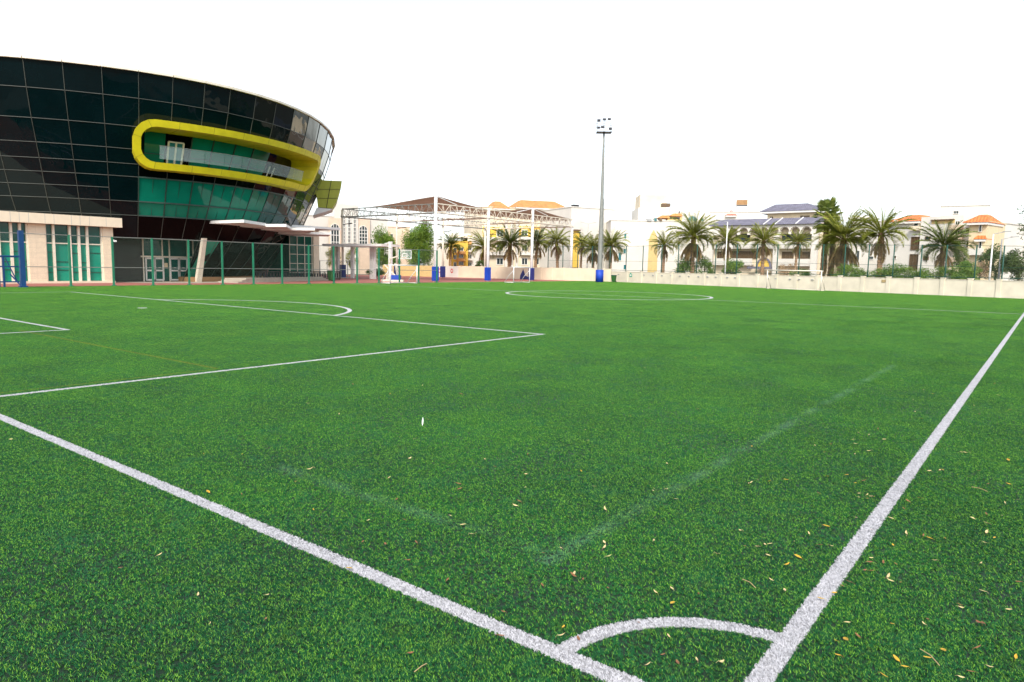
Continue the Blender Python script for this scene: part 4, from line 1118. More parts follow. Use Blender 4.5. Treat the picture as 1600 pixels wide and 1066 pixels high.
# ------------------------------------------------------------------ street lamps
def lamp(label, u, dist, v_top, arms=1, mt='white_metal', side=1):
    P = at(u, dist); h = zat(P, v_top); root = thing('street_lamp', label, 'street lamp', 'street lamps beyond the wall', loc=tuple(P))
    m = MB(); m.tube([P, P+Vector((0, 0, h))], [.11, .06], 8); m.build('pole', mt, root, True)
    rt = AX.copy(); rt.z = 0; rt.normalize()
    for s in ((side,) if arms == 1 else (-1, 1)):
        m = MB(); a = P+Vector((0, 0, h)); b_ = a+rt*s*1.1+Vector((0, 0, .25)); m.tube([a, b_], .04, 6); m.beam(b_-rt*.1*s, b_+rt*s*.6+Vector((0, 0, .06)), .28, .1); m.build('lamp_head', 'grey_metal', root)
lamp('double armed street lamp left of the light mast', 917, 150, 350, 2, 'grey_metal')
lamp('tall white street lamp before the palm left of the arcade', 1133, 108, 347, 1, side=-1)
lamp('tall white street lamp right of the orange roof corner', 1547, 88, 366, 1)
lamp('thinner street lamp just right of the tall white one', 1561, 92, 374, 1, 'grey_metal')
lamp('slim street lamp in front of the right edge tree', 1582, 100, 390, 1, 'white_metal')

# ------------------------------------------------------------------ apartment buildings beyond
class Bld:
    def __init__(s, label, u0, u1, d0, d1, v_top, wall, depth=14, name='apartment_building', z=None):
        s.A, s.B = at(u0, d0), at(u1, d1); s.P = Plane((s.A.x, s.A.y), (s.B.x, s.B.y)); s.root = thing(name, label, 'building', loc=tuple(s.A))
        s.H = z or zat((s.A+s.B)/2, v_top); m = MB(); s.P.box(m, 0, s.P.L, 0, s.H, -depth, 0); s.P.box(m, -.12, s.P.L+.12, s.H, s.H+.18, -depth-.1, .12); m.build('wall', wall, s.root)
    def blk(s, name, u0, v0, u1, v1, o0, o1, m_):
        m = MB(); r = s.P.pbox(m, u0, v0, u1, v1, o0, o1); m.build(name, m_, s.root); return r
    def win(s, u0, v0, u1, v1, **k): return s.P.window(s.root, u0, v0, u1, v1, **k)
    def rooftop(s, u0, u1, v_t, depth, mt='white_wall', setback=3, name='roof_block', vb=None):
        m = MB(); a0, a1 = s.P.hit(u0, v_t)[0], s.P.hit(u1, v_t)[0]; z1 = s.P.hit((u0+u1)/2, v_t)[1]
        s.P.box(m, a0, a1, s.H+.01, max(z1*(1+setback/130), s.H+.4), -depth-setback, -setback); m.build(name, mt, s.root)

# 1 pale building with arched windows behind the walkway
b = Bld('pale peach building with tall arched windows behind the covered walkway', 470, 606, 152, 158, 340, 'white_wall', 16)
b.blk('tower', 522, 320, 558, 432, .02, .8, 'white_wall')
b.blk('arch_panel', 512, 341, 533.5, 432, .8, .95, 'peach_wall'); b.blk('arch_panel', 557, 341, 577, 432, .02, .5, 'peach_wall')
P2 = Plane(b.P.p(0, 0, 1.0), b.P.p(b.P.L, 0, 1.0))
for (u0, v0, u1, v1) in ((517, 350, 530, 400), (561, 353, 574, 382)):
    PP = Plane(b.P.p(0, 0, .97 if u0 < 530 else .52), b.P.p(b.P.L, 0, .97 if u0 < 530 else .52)); PP.window(b.root, u0, v0, u1, v1, pane='pane', nx=3, ny=4, fw=.2, arch=True)
P3 = Plane(b.P.p(0, 0, .82), b.P.p(b.P.L, 0, .82))
for u in (537, 545.5, 554):
    for k in range(7):
        P3.window(b.root, u-1.8, 338+k*6.0, u+1.8, 343+k*6.0, pane='pane', nx=2, ny=1, fw=.1)
for u in (565, 572):
    for v in (390, 400, 410): b.win(u-1.8, v, u+1.8, v+6, nx=1, fw=.12)
for u in (580, 585, 592):
    for v in (374, 384, 394, 404): b.win(u-1.6, v, u+1.6, v+6, nx=1, fw=.12)
b.rooftop(535, 548, 316, 5)
# 2 low blocks behind the round trees
b = Bld('pale orange low block partly hidden by the green trees', 590, 640, 165, 165, 355, 'peach_wall', 12)
for u in (596, 604, 612):
    for v in (366, 380, 394): b.win(u-2, v, u+2, v+7, nx=1)
b = Bld('plain white low house behind the tall white canopy post', 664, 702, 156, 156, 380, 'white_wall', 8, 'house')
b.blk('roof_slab', 662, 378, 704, 381, -4, .4, 'frame_white'); b.win(688, 372+12, 692, 389, nx=1); b.win(690, 408, 694, 418, nx=1)
b = Bld('narrow orange and yellow house with small balconies behind the palm', 701, 731, 152, 152, 378, 'yellow_wall', 8, 'house')
for v in (388, 399, 410):
    b.win(709, v, 713, v+6, nx=1); b.blk('balcony', 714, v+5, 727, v+9, .02, 1.2, 'orange_wall'); b.win(717, v-1, 724, v+4, nx=2)
b = Bld('white narrow block with balcony windows left of the second canopy post', 730, 752, 154, 154, 370, 'white_wall', 8)
b.blk('awning', 730, 377, 737, 382, .02, .8, 'orange_wall')
for v in (385, 398, 410): b.win(731, v, 737, v+7, nx=2); b.blk('balcony', 730, v+6, 738, v+9, .02, 1, 'white_wall')
b.rooftop(700, 735, 366, 8, setback=6)
# 3 cream block with the orange roof
b = Bld('cream apartment block with a pale orange tiled roof behind the shade canopy', 752, 897, 158, 165, 327, 'cream_wall', 18)
def hip(b, u0, u1, v_e, v_r, depth=9, over=.8, mt='pale_orange_roof', inset=3, name='tiled_roof'):
    P = b.P; a0, a1 = P.hit(u0, v_e)[0], P.hit(u1, v_e)[0]; z0 = P.hit((u0+u1)/2, v_e)[1]; z1 = P.hit((u0+u1)/2, v_r)[1]+.3
    m = MB(); e = [P.p(a0, z0, over), P.p(a1, z0, over), P.p(a1, z0, -depth), P.p(a0, z0, -depth)]
    r = [P.p(a0+inset, z1, -depth*.35), P.p(a1-inset, z1, -depth*.35), P.p(a1-inset, z1, -depth*.6), P.p(a0+inset, z1, -depth*.6)]
    m.quad(e[0], e[1], r[1], r[0]); m.quad(e[1], e[2], r[2], r[1]); m.quad(e[2], e[3], r[3], r[2]); m.quad(e[3], e[0], r[0], r[3]); m.quad(*r); m.quad(*e[::-1])
    m.build(name, mt, b.root)
    m = MB(); P.box(m, a0+.1, a1-.1, z0-.32, z0-.02, -depth, over-.1); m.build('eaves', 'frame_white', b.root)
hip(b, 769, 797, 326, 315, inset=1.5); hip(b, 804, 889, 325.5, 314, inset=2.5)
for (u0, u1) in ((756, 762), (776, 786), (815, 824), (835, 842)):
    for v in (360, 383, 404): b.win(u0, v, u1, v+9, nx=2, ny=1, fw=.14)
for (u0, u1, v0, v1) in ((754, 788, 355, 371), (811, 846, 354, 371)): b.blk('yellow_panel', u0, v0, u1, v1, .004, .012, 'yellow_wall')
for v in (371, 394): b.blk('balcony', 754, v, 789, v+5, .02, 1.1, 'white_wall'); b.blk('balcony', 812, v, 847, v+5, .02, 1.1, 'white_wall')
for u in (790, 799, 807): b.blk('column', u-2, 345, u+2, 420, .02, .5, 'white_wall')
for u in (858, 872): b.win(u-2, 400, u+2, 407, nx=1)
# 4 plain white block behind the mast
b = Bld('plain white block with a yellow corner bay, left of the light mast', 890, 958, 150, 156, 326, 'white_wall', 16)
b.blk('corner_bay', 893, 361, 903, 418, .02, .5, 'yellow_wall'); b.blk('bay_roof', 892, 359, 904, 361.5, .02, .9, 'frame_brown')
m = MB(); a = b.P.hit(906, 326)[0]; b.P.box(m, a-.4, a+1.0, b.H+.2, b.H+.8, -3, -2); m.build('rooftop_unit', 'dark_metal', b.root)
b.win(940, 355, 942, 362, nx=1)
m = MB(); a = b.P.hit(957, 366)[0]; pts = [(a-.22, 7.6), (a+.22, 7.6), (a+.22, 9.4), (a, 10.1), (a-.22, 9.4)]
m.poly([b.P.p(x-.6, z, .03) for x, z in pts]); m.build('arched_window', 'teal_pane', b.root)
for (u, v) in ((941, 398), (947, 405), (953, 412)): b.win(u-1.5, v, u+1.5, v+6, nx=1, fw=.1)
# 5 white mosque-like building
b = Bld('large white building with a tall tan arched panel and rooftop clutter', 952, 1122, 146, 150, 346, 'white_wall', 22)
m = MB(); u0, u1 = 1013.5, 1027; a0, a1 = b.P.hit(u0, 390)[0], b.P.hit(u1, 390)[0]; zb, zt_ = b.P.hit(1020, 428)[1], b.P.hit(1020, 359)[1]
am = (a0+a1)/2; m.poly([b.P.p(x, z, .05) for x, z in ((a0-.1, zb), (a1+.1, zb), (a1, zt_-2), (a1-.3, zt_-1), (am, zt_), (a0+.3, zt_-1), (a0, zt_-2))]); m.build('arch_panel', 'ochre_wall', b.root)
for (u0, v0, u1, v1) in ((975, 365, 979, 373), (974, 389, 978, 396), (974, 414, 978, 421), (966, 395, 971, 407)): b.win(u0, v0, u1, v1, pane='teal_pane', nx=1, fw=.08)
b.rooftop(1003, 1068, 326, 10, setback=5); b.rooftop(1008, 1052, 306, 7, setback=7, mt='cream_wall')
for (u0, u1, v0, v1) in ((1028, 1046, 336, 341), (1046, 1066, 333.5, 338)):
    P = b.P; q0, q1 = P.hit(u0, v0)[0], P.hit(u1, v0)[0]; z = P.hit(u0, v1)[1]; m = MB()
    m.hexa([P.p(q0, z, .3), P.p(q1, z, .3), P.p(q1, z, -3), P.p(q0, z, -3), P.p(q0+1, z+.6, -.4), P.p(q1, z+.6, -.4), P.p(q1, z+.6, -3), P.p(q0+1, z+.6, -3)]); m.build('awning', 'pale_orange_roof', b.root)
b.blk('rooftop_room', 1043, 339, 1066, 345.6, -2, .1, 'ochre_wall'); b.blk('rooftop_opening', 1046, 339.5, 1062, 342.5, .1, .16, 'dark_metal')
for (u0, v0, u1, v1, mt_) in ((1034.5, 318, 1047, 323, 'frame_brown'), (1011, 342, 1018, 345.6, 'grey_metal'), (1022, 341, 1026, 345.6, 'teal_pane'), (1030, 341, 1034, 345.6, 'frame_brown')): b.blk('rooftop_unit', u0, v0, u1, v1, -1.5, .3, mt_)
P = b.P; m = MB(); a = P.hit(1050, 340)[0]
p0 = P.p(a, b.H, -5); zt_ = zat(P.p(a, 0, -5), 282); m.tube([p0, P.p(a+1.3, zt_, -5)], .03, 5)
for k in (.55, .8, .97): c = P.p(a+1.3*k, b.H+(zt_-b.H)*k, -5); m.beam(c-P.d*1.2*(1.3-k), c+P.d*.8*(1.3-k), .04)
m.build('antenna', 'galvanised', b.root)
for (u, vt, r) in ((1085, 334, .95), (1100, 338, .5)):
    a = P.hit(u, 346)[0]; m = MB(); n = 10; zt_ = P.hit(u, vt)[1]-.3; base = b.H+.1
    h = zt_-base; prof = [(r, 0), (r*1.08, .25), (r, .5), (r*.75, .72), (r*.4, .88), (.03, 1.0)]
    m.tube([P.p(a, base+h*f, -2) for _, f in prof], [q for q, _ in prof], 12); m.build('dome', 'dome_blue', b.root, True)
b.rooftop(1072, 1120, 331, 10, setback=6)
# white house with coral roof and a billboard shed in the distance
b = Bld('white stepped block with a small coral roof behind the arcaded building', 1100, 1185, 168, 168, 332, 'white_wall', 12)
hip(b, 1133, 1151, 337, 330, depth=5, mt='coral_roof', inset=1.5)
P = b.P; b.blk('rooftop_hoarding', 1151, 312, 1168, 320, -1, -.6, 'bronze'); b.blk('rooftop_frame', 1151, 320.5, 1168, 322, -1, -.5, 'dark_metal')
m = MB()
for u in (1150.5, 1168.5, 1174): a = P.hit(u, 320)[0]; P.box(m, a-.12, a+.12, b.H, P.hit(u, 311)[1], -1.2, -1.0)
m.build('hoarding_posts', 'white_metal', b.root)
# 6 arcaded building with violet roof
b = Bld('cream building with a row of arches under a long violet tiled roof', 1113, 1282, 133, 127, 352, 'cream_wall', 18, 'arcaded_building')
P = b.P; wf = 1.2
a0, a1 = P.hit(1111, 352)[0], P.hit(1284, 352)[0]; ze = P.hit(1200, 352)[1]; zr = P.hit(1200, 341)[1]
m = MB(); e = [P.p(a0, ze, wf+.5), P.p(a1, ze, wf+.5), P.p(a1, ze, -16), P.p(a0, ze, -16)]; r = [P.p(a0+1.6, zr, -.8), P.p(a1-.5, zr, -.8), P.p(a1-.5, zr, -14), P.p(a0+1.6, zr, -14)]
for i in range(4): m.quad(e[i], e[(i+1) % 4], r[(i+1) % 4], r[i])
m.quad(*r); m.quad(*e[::-1]); m.build('tiled_roof', 'violet_roof', b.root)
m = MB()
for u in (1198, 1216, 1248): a = P.hit(u, 346)[0]; m.beam(P.p(a, ze+.03, wf+.52), P.p(a+.5, zr+.05, -.78), .12)
m.build('roof_pipe', 'white_metal', b.root)
# upper storey
ua0, ua1 = P.hit(1190, 335)[0], P.hit(1268, 335)[0]; zu0 = zr; zu1 = P.hit(1230, 331.5)[1]+.35; zu2 = P.hit(1230, 321.5)[1]+.7
m = MB(); P.box(m, ua0, ua1, ze, zu1, -14, -3); m.build('upper_storey', 'tan_wall', b.root)
m = MB(); x0, x1 = ua0-1.2, ua1+1.0; e = [P.p(x0, zu1+.02, -2), P.p(x1, zu1+.02, -2), P.p(x1, zu1+.02, -15), P.p(x0, zu1+.02, -15)]; r = [P.p(x0+2, zu2, -4.5), P.p(x1-3, zu2, -4.5), P.p(x1-3, zu2, -13), P.p(x0+2, zu2, -13)]
for i in range(4): m.quad(e[i], e[(i+1) % 4], r[(i+1) % 4], r[i])
m.quad(*r); m.quad(*e[::-1]); m.build('upper_tiled_roof', 'violet_roof', b.root)
m = MB(); P.box(m, x0+.1, x1-.1, zu1-.3, zu1, -15, -2.1); m.build('upper_eaves', 'frame_white', b.root)
for u0, u1 in ((1194, 1199), (1242, 1257)): 
    q0, q1 = P.hit(u0, 338)[0], P.hit(u1, 338)[0]; m = MB(); P.box(m, q0, q1, zu0, zu1-.8, -3, -2.95); m.build('upper_window', 'brown_pane', b.root)
m = MB(); a = P.hit(1262, 320)[0]; n = 12; m.tube([P.p(a+.9*math.cos(math.pi*k/n), zu2+1.0+1.0*math.sin(math.pi*k/n), -8) for k in range(n+1)], .05, 5)
for s in (-1, 1): m.tube([P.p(a+.9*s, zu2-1, -8), P.p(a+.9*s, zu2+1.0, -8)], .05, 5)
m.build('roof_hoop', 'galvanised', b.root)
m = MB(); a = P.hit(1246, 320)[0]; zt_ = zat(P.p(a, 0, -8), 290); m.tube([P.p(a, zu2-.5, -8), P.p(a, zt_, -8)], .03, 5); m.beam(P.p(a-.3, zt_-1, -8), P.p(a+.3, zt_-1, -8), .04); m.build('antenna', 'galvanised', b.root)
# front layer with arch openings
zA1 = ze-.02; zAs = P.hit(1200, 364)[1]; zAb = P.hit(1200, 365.5)[1]
cs = [P.hit(u, 360)[0] for u in (1134, 1150, 1166, 1182, 1197, 1213, 1229.5, 1246, 1263.5)]
zc = P.hit(1200, 363)[1]; rr = (cs[5]-cs[4])*.37
m = MB(); edges = [0.0]
for c in cs: edges += [c-rr, c+rr]
edges.append(P.L)
for i in range(0, len(edges), 2):
    P.box(m, edges[i], edges[i+1], zc-.45, zA1, wf-.3, wf)
for c in cs:
    n = 10
    for k in range(n):
        t0, t1 = math.pi*k/n, math.pi*(k+1)/n; x0, x1 = c+rr*math.cos(t0), c+rr*math.cos(t1); y0, y1 = zc+rr*math.sin(t0), zc+rr*math.sin(t1)
        m.quad(P.p(x0, y0, wf), P.p(x1, y1, wf), P.p(x1, zA1, wf), P.p(x0, zA1, wf)); m.quad(P.p(x0, y0, wf), P.p(x1, y1, wf), P.p(x1, y1, wf-.3), P.p(x0, y0, wf-.3))
m.build('arcade', 'white_wall', b.root)
m = MB()
for c in cs:
    pts = [P.p(c+(rr+.1)*math.cos(math.pi*k/12), zc+(rr+.1)*math.sin(math.pi*k/12), wf+.02) for k in range(13)]
    for p0, p1 in zip(pts[:-1], pts[1:]): m.beam(p0, p1, .1, .08)
m.build('arch_trim', 'frame_brown', b.root)
cw = [0, cs[0]-rr*1.4, (cs[4]+cs[5])/2+.1, P.L-.2]
for k, (u, w) in enumerate(((1114, .5), (1216.5, .45), (1276, .5))): 
    a = P.hit(u, 380)[0]; m = MB(); P.box(m, a-w, a+w, 0, zc-.46, wf-.5, wf+.06); m.build('pier', 'white_wall', b.root)
for z0v, z1v, name in ((378, 386.5, 'balcony_wall'), (404.5, 413, 'balcony_wall')):
    for u0, u1 in ((1120, 1215), (1219, 1271)):
        if z0v == 404.5 and u0 == 1120: u1 = 1180
        m = MB(); q0, q1 = P.hit(u0, 380)[0], P.hit(u1, 380)[0]; P.box(m, q0, q1, P.hit(1200, z1v)[1], P.hit(1200, z0v)[1], wf-.35, wf-.05); P.box(m, q0, q1, P.hit(1200, z1v)[1]-.25, P.hit(1200, z1v)[1]-.01, .01, wf-.1); m.build(name, 'white_wall', b.root)
for (u0, u1, v0, v1) in ((1150, 1172, 366, 377), (1222, 1243, 366, 377), (1246, 1268, 366, 377), (1143, 1183, 393, 404), (1222, 1240, 394, 404), (1244, 1265, 394, 404), (1121, 1131, 394, 404)):
    b.win(u0, v0, u1, v1, pane='brown_pane' if v0 > 380 else 'pane', frame='frame_brown', nx=3)
# arched porch
m = MB(); a0, a1 = P.hit(1189, 415)[0], P.hit(1208, 415)[0]; zb, zt_ = P.hit(1198, 417)[1], P.hit(1198, 405)[1]; n = 12; am = (a0+a1)/2; ra = (a1-a0)/2
m.poly([P.p(am+ra*math.cos(math.pi*k/n), zb+(zt_-zb)*math.sin(math.pi*k/n), wf+.5) for k in range(n+1)]); m.build('porch_arch', 'yellow_wall', b.root)
m = MB(); pts = [P.p(am+(ra+.1)*math.cos(math.pi*k/n), zb+(zt_-zb+.1)*math.sin(math.pi*k/n), wf+.5) for k in range(n+1)]
for p0, p1 in zip(pts[:-1], pts[1:]): m.beam(p0, p1, .22, .3)
m.build('porch_trim', 'violet_roof', b.root)
m = MB(); P.box(m, P.hit(1176, 418)[0], a1+.3, P.hit(1198, 420.5)[1], zb-.01, wf-.2, wf+1.6); m.build('porch_roof', 'violet_roof', b.root)
# 7 white building with the orange roof
b = Bld('white flat fronted building with brown windows and an orange tiled roof', 1383, 1528, 117, 112, 348, 'white_wall', 16)
P = b.P; hip(b, 1383, 1441, 346.5, 337, depth=10, mt='orange_roof', inset=2, over=.7)
zt_ = P.hit(1480, 338)[1]; m = MB(); P.box(m, P.hit(1441, 350)[0], P.hit(1506, 350)[0], 0, zt_, -12, .35); w = m.build('stair_block', 'white_wall', b.root)
PS = Plane(P.p(0, 0, .36), P.p(P.L, 0, .36))
for (u0, v0, u1, v1, pn) in ((1424, 371, 1438.5, 390, 'brown_pane'), (1421.5, 398, 1436.5, 422, 'brown_pane')): b.win(u0, v0, u1, v1, pane=pn, frame='frame_brown', nx=3, ny=1)
for (u0, v0, u1, v1, pn) in ((1446, 370.5, 1453.5, 374.5, 'pane'), (1443.5, 401.5, 1451, 405.5, 'brown_pane')): PS.window(b.root, u0, v0, u1, v1, pane=pn, frame='frame_brown', nx=1)
m = MB(); PS.pbox(m, 1456, 343.5, 1492, 349.5, .004, .05); m.build('terrace_opening', 'ochre_wall', b.root)
m = MB(); PS.pbox(m, 1456, 343, 1492, 344.6, .05, .4); m.build('terrace_lintel', 'frame_brown', b.root)
b.win(1428, 348.5, 1435, 353, nx=1, pane='pane'); b.blk('balcony', 1426.5, 354, 1440, 360.5, .02, .9, 'cream_wall')
for u in (1402, 1416): b.blk('roof_vent', u-1.4, 344, u+1.4, 349, .02, .7, 'white_wall')
b.win(1355.5+40, 400, 1401, 404, nx=1, pane='brown_pane')
for (v) in (352, 367, 385, 402, 418):
    m = MB(); PS.pbox(m, 1487, v, 1506, v+7, .004, 1.1); m.build('balcony', 'peach_wall', b.root)
    PS.window(b.root, 1493, v-6, 1500, v-1, nx=2)
for u0, u1, v0, v1 in ((1509, 1524, 356, 364), (1510, 1520, 378, 386), (1511, 1520, 400, 408)): b.win(u0, v0, u1, v1, nx=2, pane='brown_pane')
b = Bld('tan corner wing with two stepped orange roofs, right of the white building', 1509, 1537, 111, 110.4, 348, 'tan_wall', 7, 'corner_building')
hip(b, 1507, 1547, 348, 338, depth=6, mt='orange_roof', inset=1.0, over=.9); hip(b, 1524, 1542, 374, 365, depth=3, mt='orange_roof', inset=.4, over=.9)
for v in (352, 378, 402): b.win(1530, v, 1534, v+10, nx=1, pane='pane')
b.blk('balcony', 1516, 389, 1537, 399, .02, 1.1, 'white_wall')
b = Bld('white villa with a terrace wall behind the broad palm', 1325, 1386, 130, 129, 347, 'white_wall', 12, 'villa')
for (u0, v0, u1, v1) in ((1338, 392, 1343, 408), (1334, 374, 1346, 380), (1358, 401, 1365, 405)): b.win(u0, v0, u1, v1, nx=1)
b.rooftop(1326, 1356, 338, 6, setback=3); b.blk('flat_roof', 1325, 340, 1357, 342, -6, .5, 'frame_white')
b = Bld('tall white block beyond the orange roofs', 1462, 1537, 158, 158, 322, 'white_wall', 5)
b.rooftop(1478, 1532, 316, 8, setback=3); b.win(1490, 330, 1498, 334, nx=2)
m = MB(); a = b.P.hit(1493, 320)[0]; m.tube([b.P.p(a, b.H, -3), b.P.p(a, b.H+3.2, -3)], .04, 5); m.beam(b.P.p(a-.6, b.H+2.2, -3), b.P.p(a+.6, b.H+2.2, -3), .05); m.build('antenna', 'galvanised', b.root)
b = Bld('cream block far right behind the street lamps', 1538, 1572, 136, 136, 358, 'tan_wall', 14)
for v in (368, 384, 400): b.win(1546, v, 1550, v+6, nx=1); b.win(1558, v, 1562, v+6, nx=1)
b = Bld('white low block at the far right edge behind the dark tree', 1568, 1625, 126, 125, 378, 'white_wall', 14)
for v in (388, 402): b.win(1572, v, 1576, v+8, nx=1); b.win(1584, v, 1588, v+8, nx=1)

# ------------------------------------------------------------------ fallen leaves and small litter
MT['leaf_yellow'] = mat('leaf_yellow', (.5, .31, .03), .6, var=.25, scale=30)
MT['leaf_pale'] = mat('leaf_pale', (.55, .44, .22), .7, var=.2, scale=30)
MT['leaf_brown'] = mat('leaf_brown', (.24, .11, .05), .7, var=.3, scale=30)
MT['feather'] = mat('feather', (.85, .88, .9), .6, var=.02)
def leaf_mesh(name, mt, seed, l=.06):
    rs = random.Random(seed); m = MB(); n = 6; w = l*rs.uniform(.13, .25); bend = rs.uniform(.1, .5); tw = rs.uniform(-.4, .4)
    pr = []
    for k in range(n+1):
        f = k/n; x = l*(f-.5); ww = w*math.sin(math.pi*min(.98, f*.93+.05))**.8; z = .008+bend*l*(f-.5)**2*1.6; pr.append((x, ww, z, tw*f))
    for k in range(n):
        (x0, w0, z0, t0), (x1, w1, z1, t1) = pr[k], pr[k+1]; c = .35
        m.quad((x0, -w0, z0+w0*c*(1+t0)), (x0, 0, z0), (x1, 0, z1), (x1, -w1, z1+w1*c*(1+t1))); m.quad((x0, 0, z0), (x0, w0, z0+w0*c*(1-t0)), (x1, w1, z1+w1*c*(1-t1)), (x1, 0, z1))
    m.tube([(-l*.5, 0, pr[0][2]), (-l*.72, l*.05, .004)], l*.012, 4)
    o = m.build(name, mt); return o
kinds = [('fallen_leaf', 'leaf_yellow', 'bright yellow fallen leaf lying on the green turf', 'yellow fallen leaves on the pitch'),
         ('fallen_leaf', 'leaf_pale', 'small pale tan dry leaf lying on the green turf', 'pale dry leaves on the pitch'),
         ('fallen_leaf', 'leaf_brown', 'small reddish brown dry leaf lying on the green turf', 'brown dry leaves on the pitch')]
pool = {k: [leaf_mesh(kinds[k][0], kinds[k][1], 50+k*7+j, .055+.012*j) for j in range(3)] for k in range(3)}
first = {k: [True]*3 for k in range(3)}
def put_leaf(u, v, k, s=1.0, ang=None, label=None):
    P = ground(u, v); j = random.randrange(3)
    if first[k][j]: o = pool[k][j]; first[k][j] = False
    else: o = pool[k][j].copy(); C.objects.link(o)
    o.location = (P.x, P.y, .022); a = random.uniform(0, 6.28) if ang is None else ang
    o.rotation_euler = (random.uniform(-.3, .3), random.uniform(-.3, .3), a); o.scale = (s, s, s)
    tag(o, label or kinds[k][2], 'leaf', None if label else kinds[k][3])
LV = [(416, 974, 2), (190, 893, 2), (250, 872, 1), (1308, 1031, 0), (1380, 1063, 0), (1413, 1049, 0), (1448, 1035, 0), (1459, 881, 1), (1541, 822, 1), (1553, 845, 0), (1541, 836, 1), (1293, 748, 0), (1291, 827, 0),
      (1229, 888, 0), (1205, 912, 1), (1021, 850, 1), (945, 800, 1), (1055, 784, 1), (1041, 769, 1), (944, 852, 1), (944, 861, 1), (951, 875, 1), (1020, 771, 1), (950, 925, 2), (896, 905, 2), (896, 903, 1), (1158, 834, 1), (1264, 838, 1),
      (1183, 859, 1), (1203, 855, 1), (1298, 858, 1), (1281, 857, 2), (1121, 871, 1), (1012, 1046, 1), (1059, 1043, 2), (1089, 1038, 1), (1125, 1042, 1), (1170, 760, 1), (1174, 758, 1), (1202, 756, 0), (1229, 754, 0), (1184, 754, 1),
      (787, 963, 2), (782, 1000, 2), (847, 920, 2), (758, 722, 1), (774, 734, 2), (716, 760, 2), (719, 768, 2), (485, 737, 1), (461, 757, 2), (575, 818, 1), (602, 856, 2), (650, 853, 2), (545, 894, 0), (637, 881, 2), (723, 825, 1), (740, 840, 1),
      (1333, 690, 1), (1338, 697, 1), (1358, 708, 1), (1382, 690, 1), (1350, 755, 2), (1355, 777, 1), (1450, 740, 1), (1468, 738, 1), (1472, 738, 0), (1418, 787, 2), (1391, 814, 1), (1415, 838, 1), (1440, 783, 0), (1427, 627, 1), (1458, 618, 0),
      (1440, 657, 0), (1430, 646, 1), (1530, 650, 2), (1560, 620, 1), (1575, 760, 0), (1543, 760, 2), (1570, 790, 1), (1590, 785, 1), (1502, 710, 1), (1510, 711, 1), (1575, 722, 0), (1387, 906, 1), (1390, 913, 1), (1500, 955, 1), (1535, 930, 1),
      (1592, 915, 2), (1530, 980, 2), (1546, 1049, 1), (1586, 1033, 0), (1400, 1036, 0), (1500, 1065, 1), (1380, 884, 2), (1358, 884, 2), (1340, 1000, 2), (310, 936, 1), (660, 605, 1), (720, 618, 2), (530, 650, 1), (480, 633, 1), (305, 592, 1), (820, 745, 1), (640, 720, 1), (18, 690, 1)]
for u, v, k in LV: put_leaf(u, v, k, random.uniform(.65, 1.0))
put_leaf(1281, 942, 0, 1.1, label='single yellow leaf lying on the right touchline above the corner arc')
rs = random.Random(77)
for i in range(150):
    v = 560+500*rs.random()**1.3; u = rs.choice([rs.uniform(850, 1590), rs.uniform(1150, 1595), rs.uniform(300, 1100)])
    put_leaf(u, v, rs.choice([1, 1, 2, 2, 0]), rs.uniform(.4, .75))
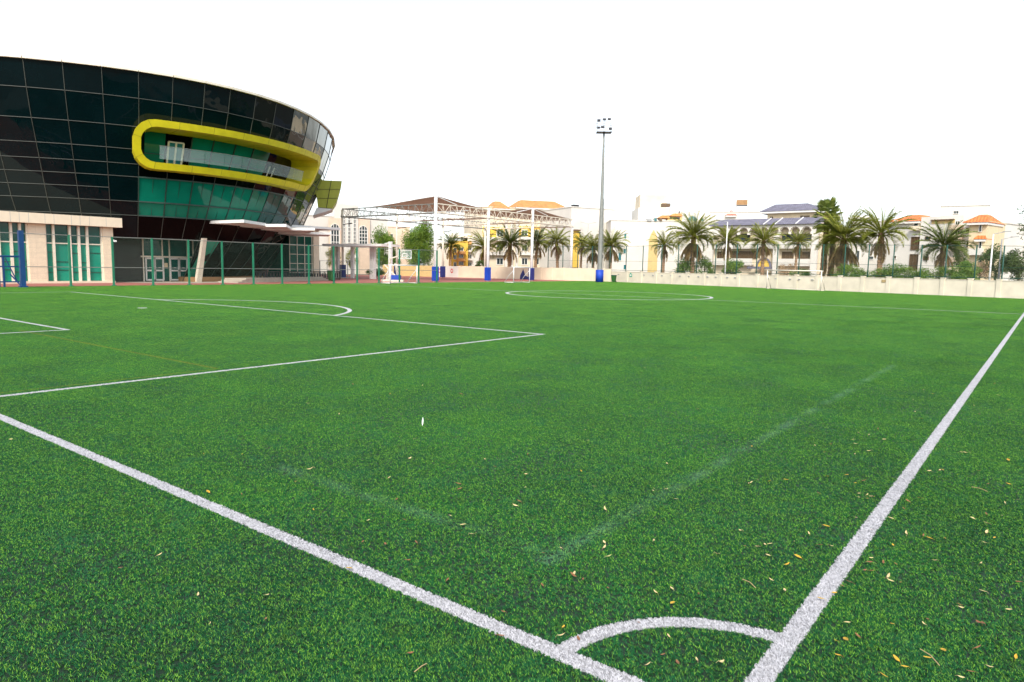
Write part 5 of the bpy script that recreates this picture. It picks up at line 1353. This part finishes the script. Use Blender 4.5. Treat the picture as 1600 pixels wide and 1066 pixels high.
def feather():
    P = ground(660, 666); m = MB(); n = 8; H = .12
    for k in range(n):
        f0, f1 = k/n, (k+1)/n; w0, w1 = .011*math.sin(math.pi*(f0*.9+.08)), .011*math.sin(math.pi*min(.99, f1*.9+.08)); r = AX
        m.quad(P+r*(-w0)+Vector((.01*f0, 0, .01+H*f0)), P+r*w0+Vector((.01*f0, 0, .01+H*f0)), P+r*w1+Vector((.01*f1, 0, .01+H*f1)), P-r*w1+Vector((.01*f1, 0, .01+H*f1)))
    m.tube([P, P+Vector((.01, 0, H))], .0025, 5)
    tag(m.build('feather', 'feather'), 'white feather standing upright in the turf near the middle of the photo', 'feather')
feather()
def twig(u, v, l, a, lab):
    P = ground(u, v); m = MB(); d = Vector((math.cos(a), math.sin(a), 0)); m.tube([P-d*l/2+Vector((0, 0, .024)), P+Vector((.004, .006, .034)), P+d*l/2+Vector((0, 0, .026))], .0028, 5); tag(m.build('twig', 'straw'), lab, 'twig')
twig(1452, 1033, .17, 2.3, 'thin pale twig on the turf at the lower right'); twig(1170, 917, .14, 2.6, 'thin pale twig left of the right touchline'); twig(1530, 768, .16, 2.7, 'thin dark twig at the right edge of the turf'); twig(657, 1050, .1, 1.6, 'short pale straw sticking up at the bottom edge')

# ------------------------------------------------------------------ light and sky
SUN_AZ, SUN_EL = R(150), R(42)      # azimuth clockwise from +y
w = bpy.data.worlds.new('World'); sc.world = w; w.use_nodes = True
nt = w.node_tree; bg = nt.nodes['Background']
sky = nt.nodes.new('ShaderNodeTexSky'); sky.sky_type = 'NISHITA'; sky.sun_disc = False; sky.sun_elevation = SUN_EL; sky.sun_rotation = SUN_AZ
sky.air_density = 1.0; sky.dust_density = 1.8; sky.ozone_density = 1
hs = nt.nodes.new('ShaderNodeHueSaturation'); hs.inputs['Saturation'].default_value = .4; nt.links.new(sky.outputs[0], hs.inputs['Color']); nt.links.new(hs.outputs[0], bg.inputs[0]); bg.inputs[1].default_value = .14
sd = bpy.data.lights.new('sun', 'SUN'); sd.energy = 1.5; sd.angle = R(12); sd.color = (1, .93, .82)
so = bpy.data.objects.new('sun', sd); C.objects.link(so)
dv = Vector((math.sin(SUN_AZ)*math.cos(SUN_EL), math.cos(SUN_AZ)*math.cos(SUN_EL), math.sin(SUN_EL)))
so.rotation_euler = dv.to_track_quat('Z', 'Y').to_euler(); so.location = (0, 0, 50)
sc.view_settings.view_transform = 'Standard'; sc.view_settings.look = 'None'; sc.view_settings.gamma = 1; sc.view_settings.exposure = 1.1
sc.cycles.max_bounces = 6; sc.cycles.transparent_max_bounces = 12
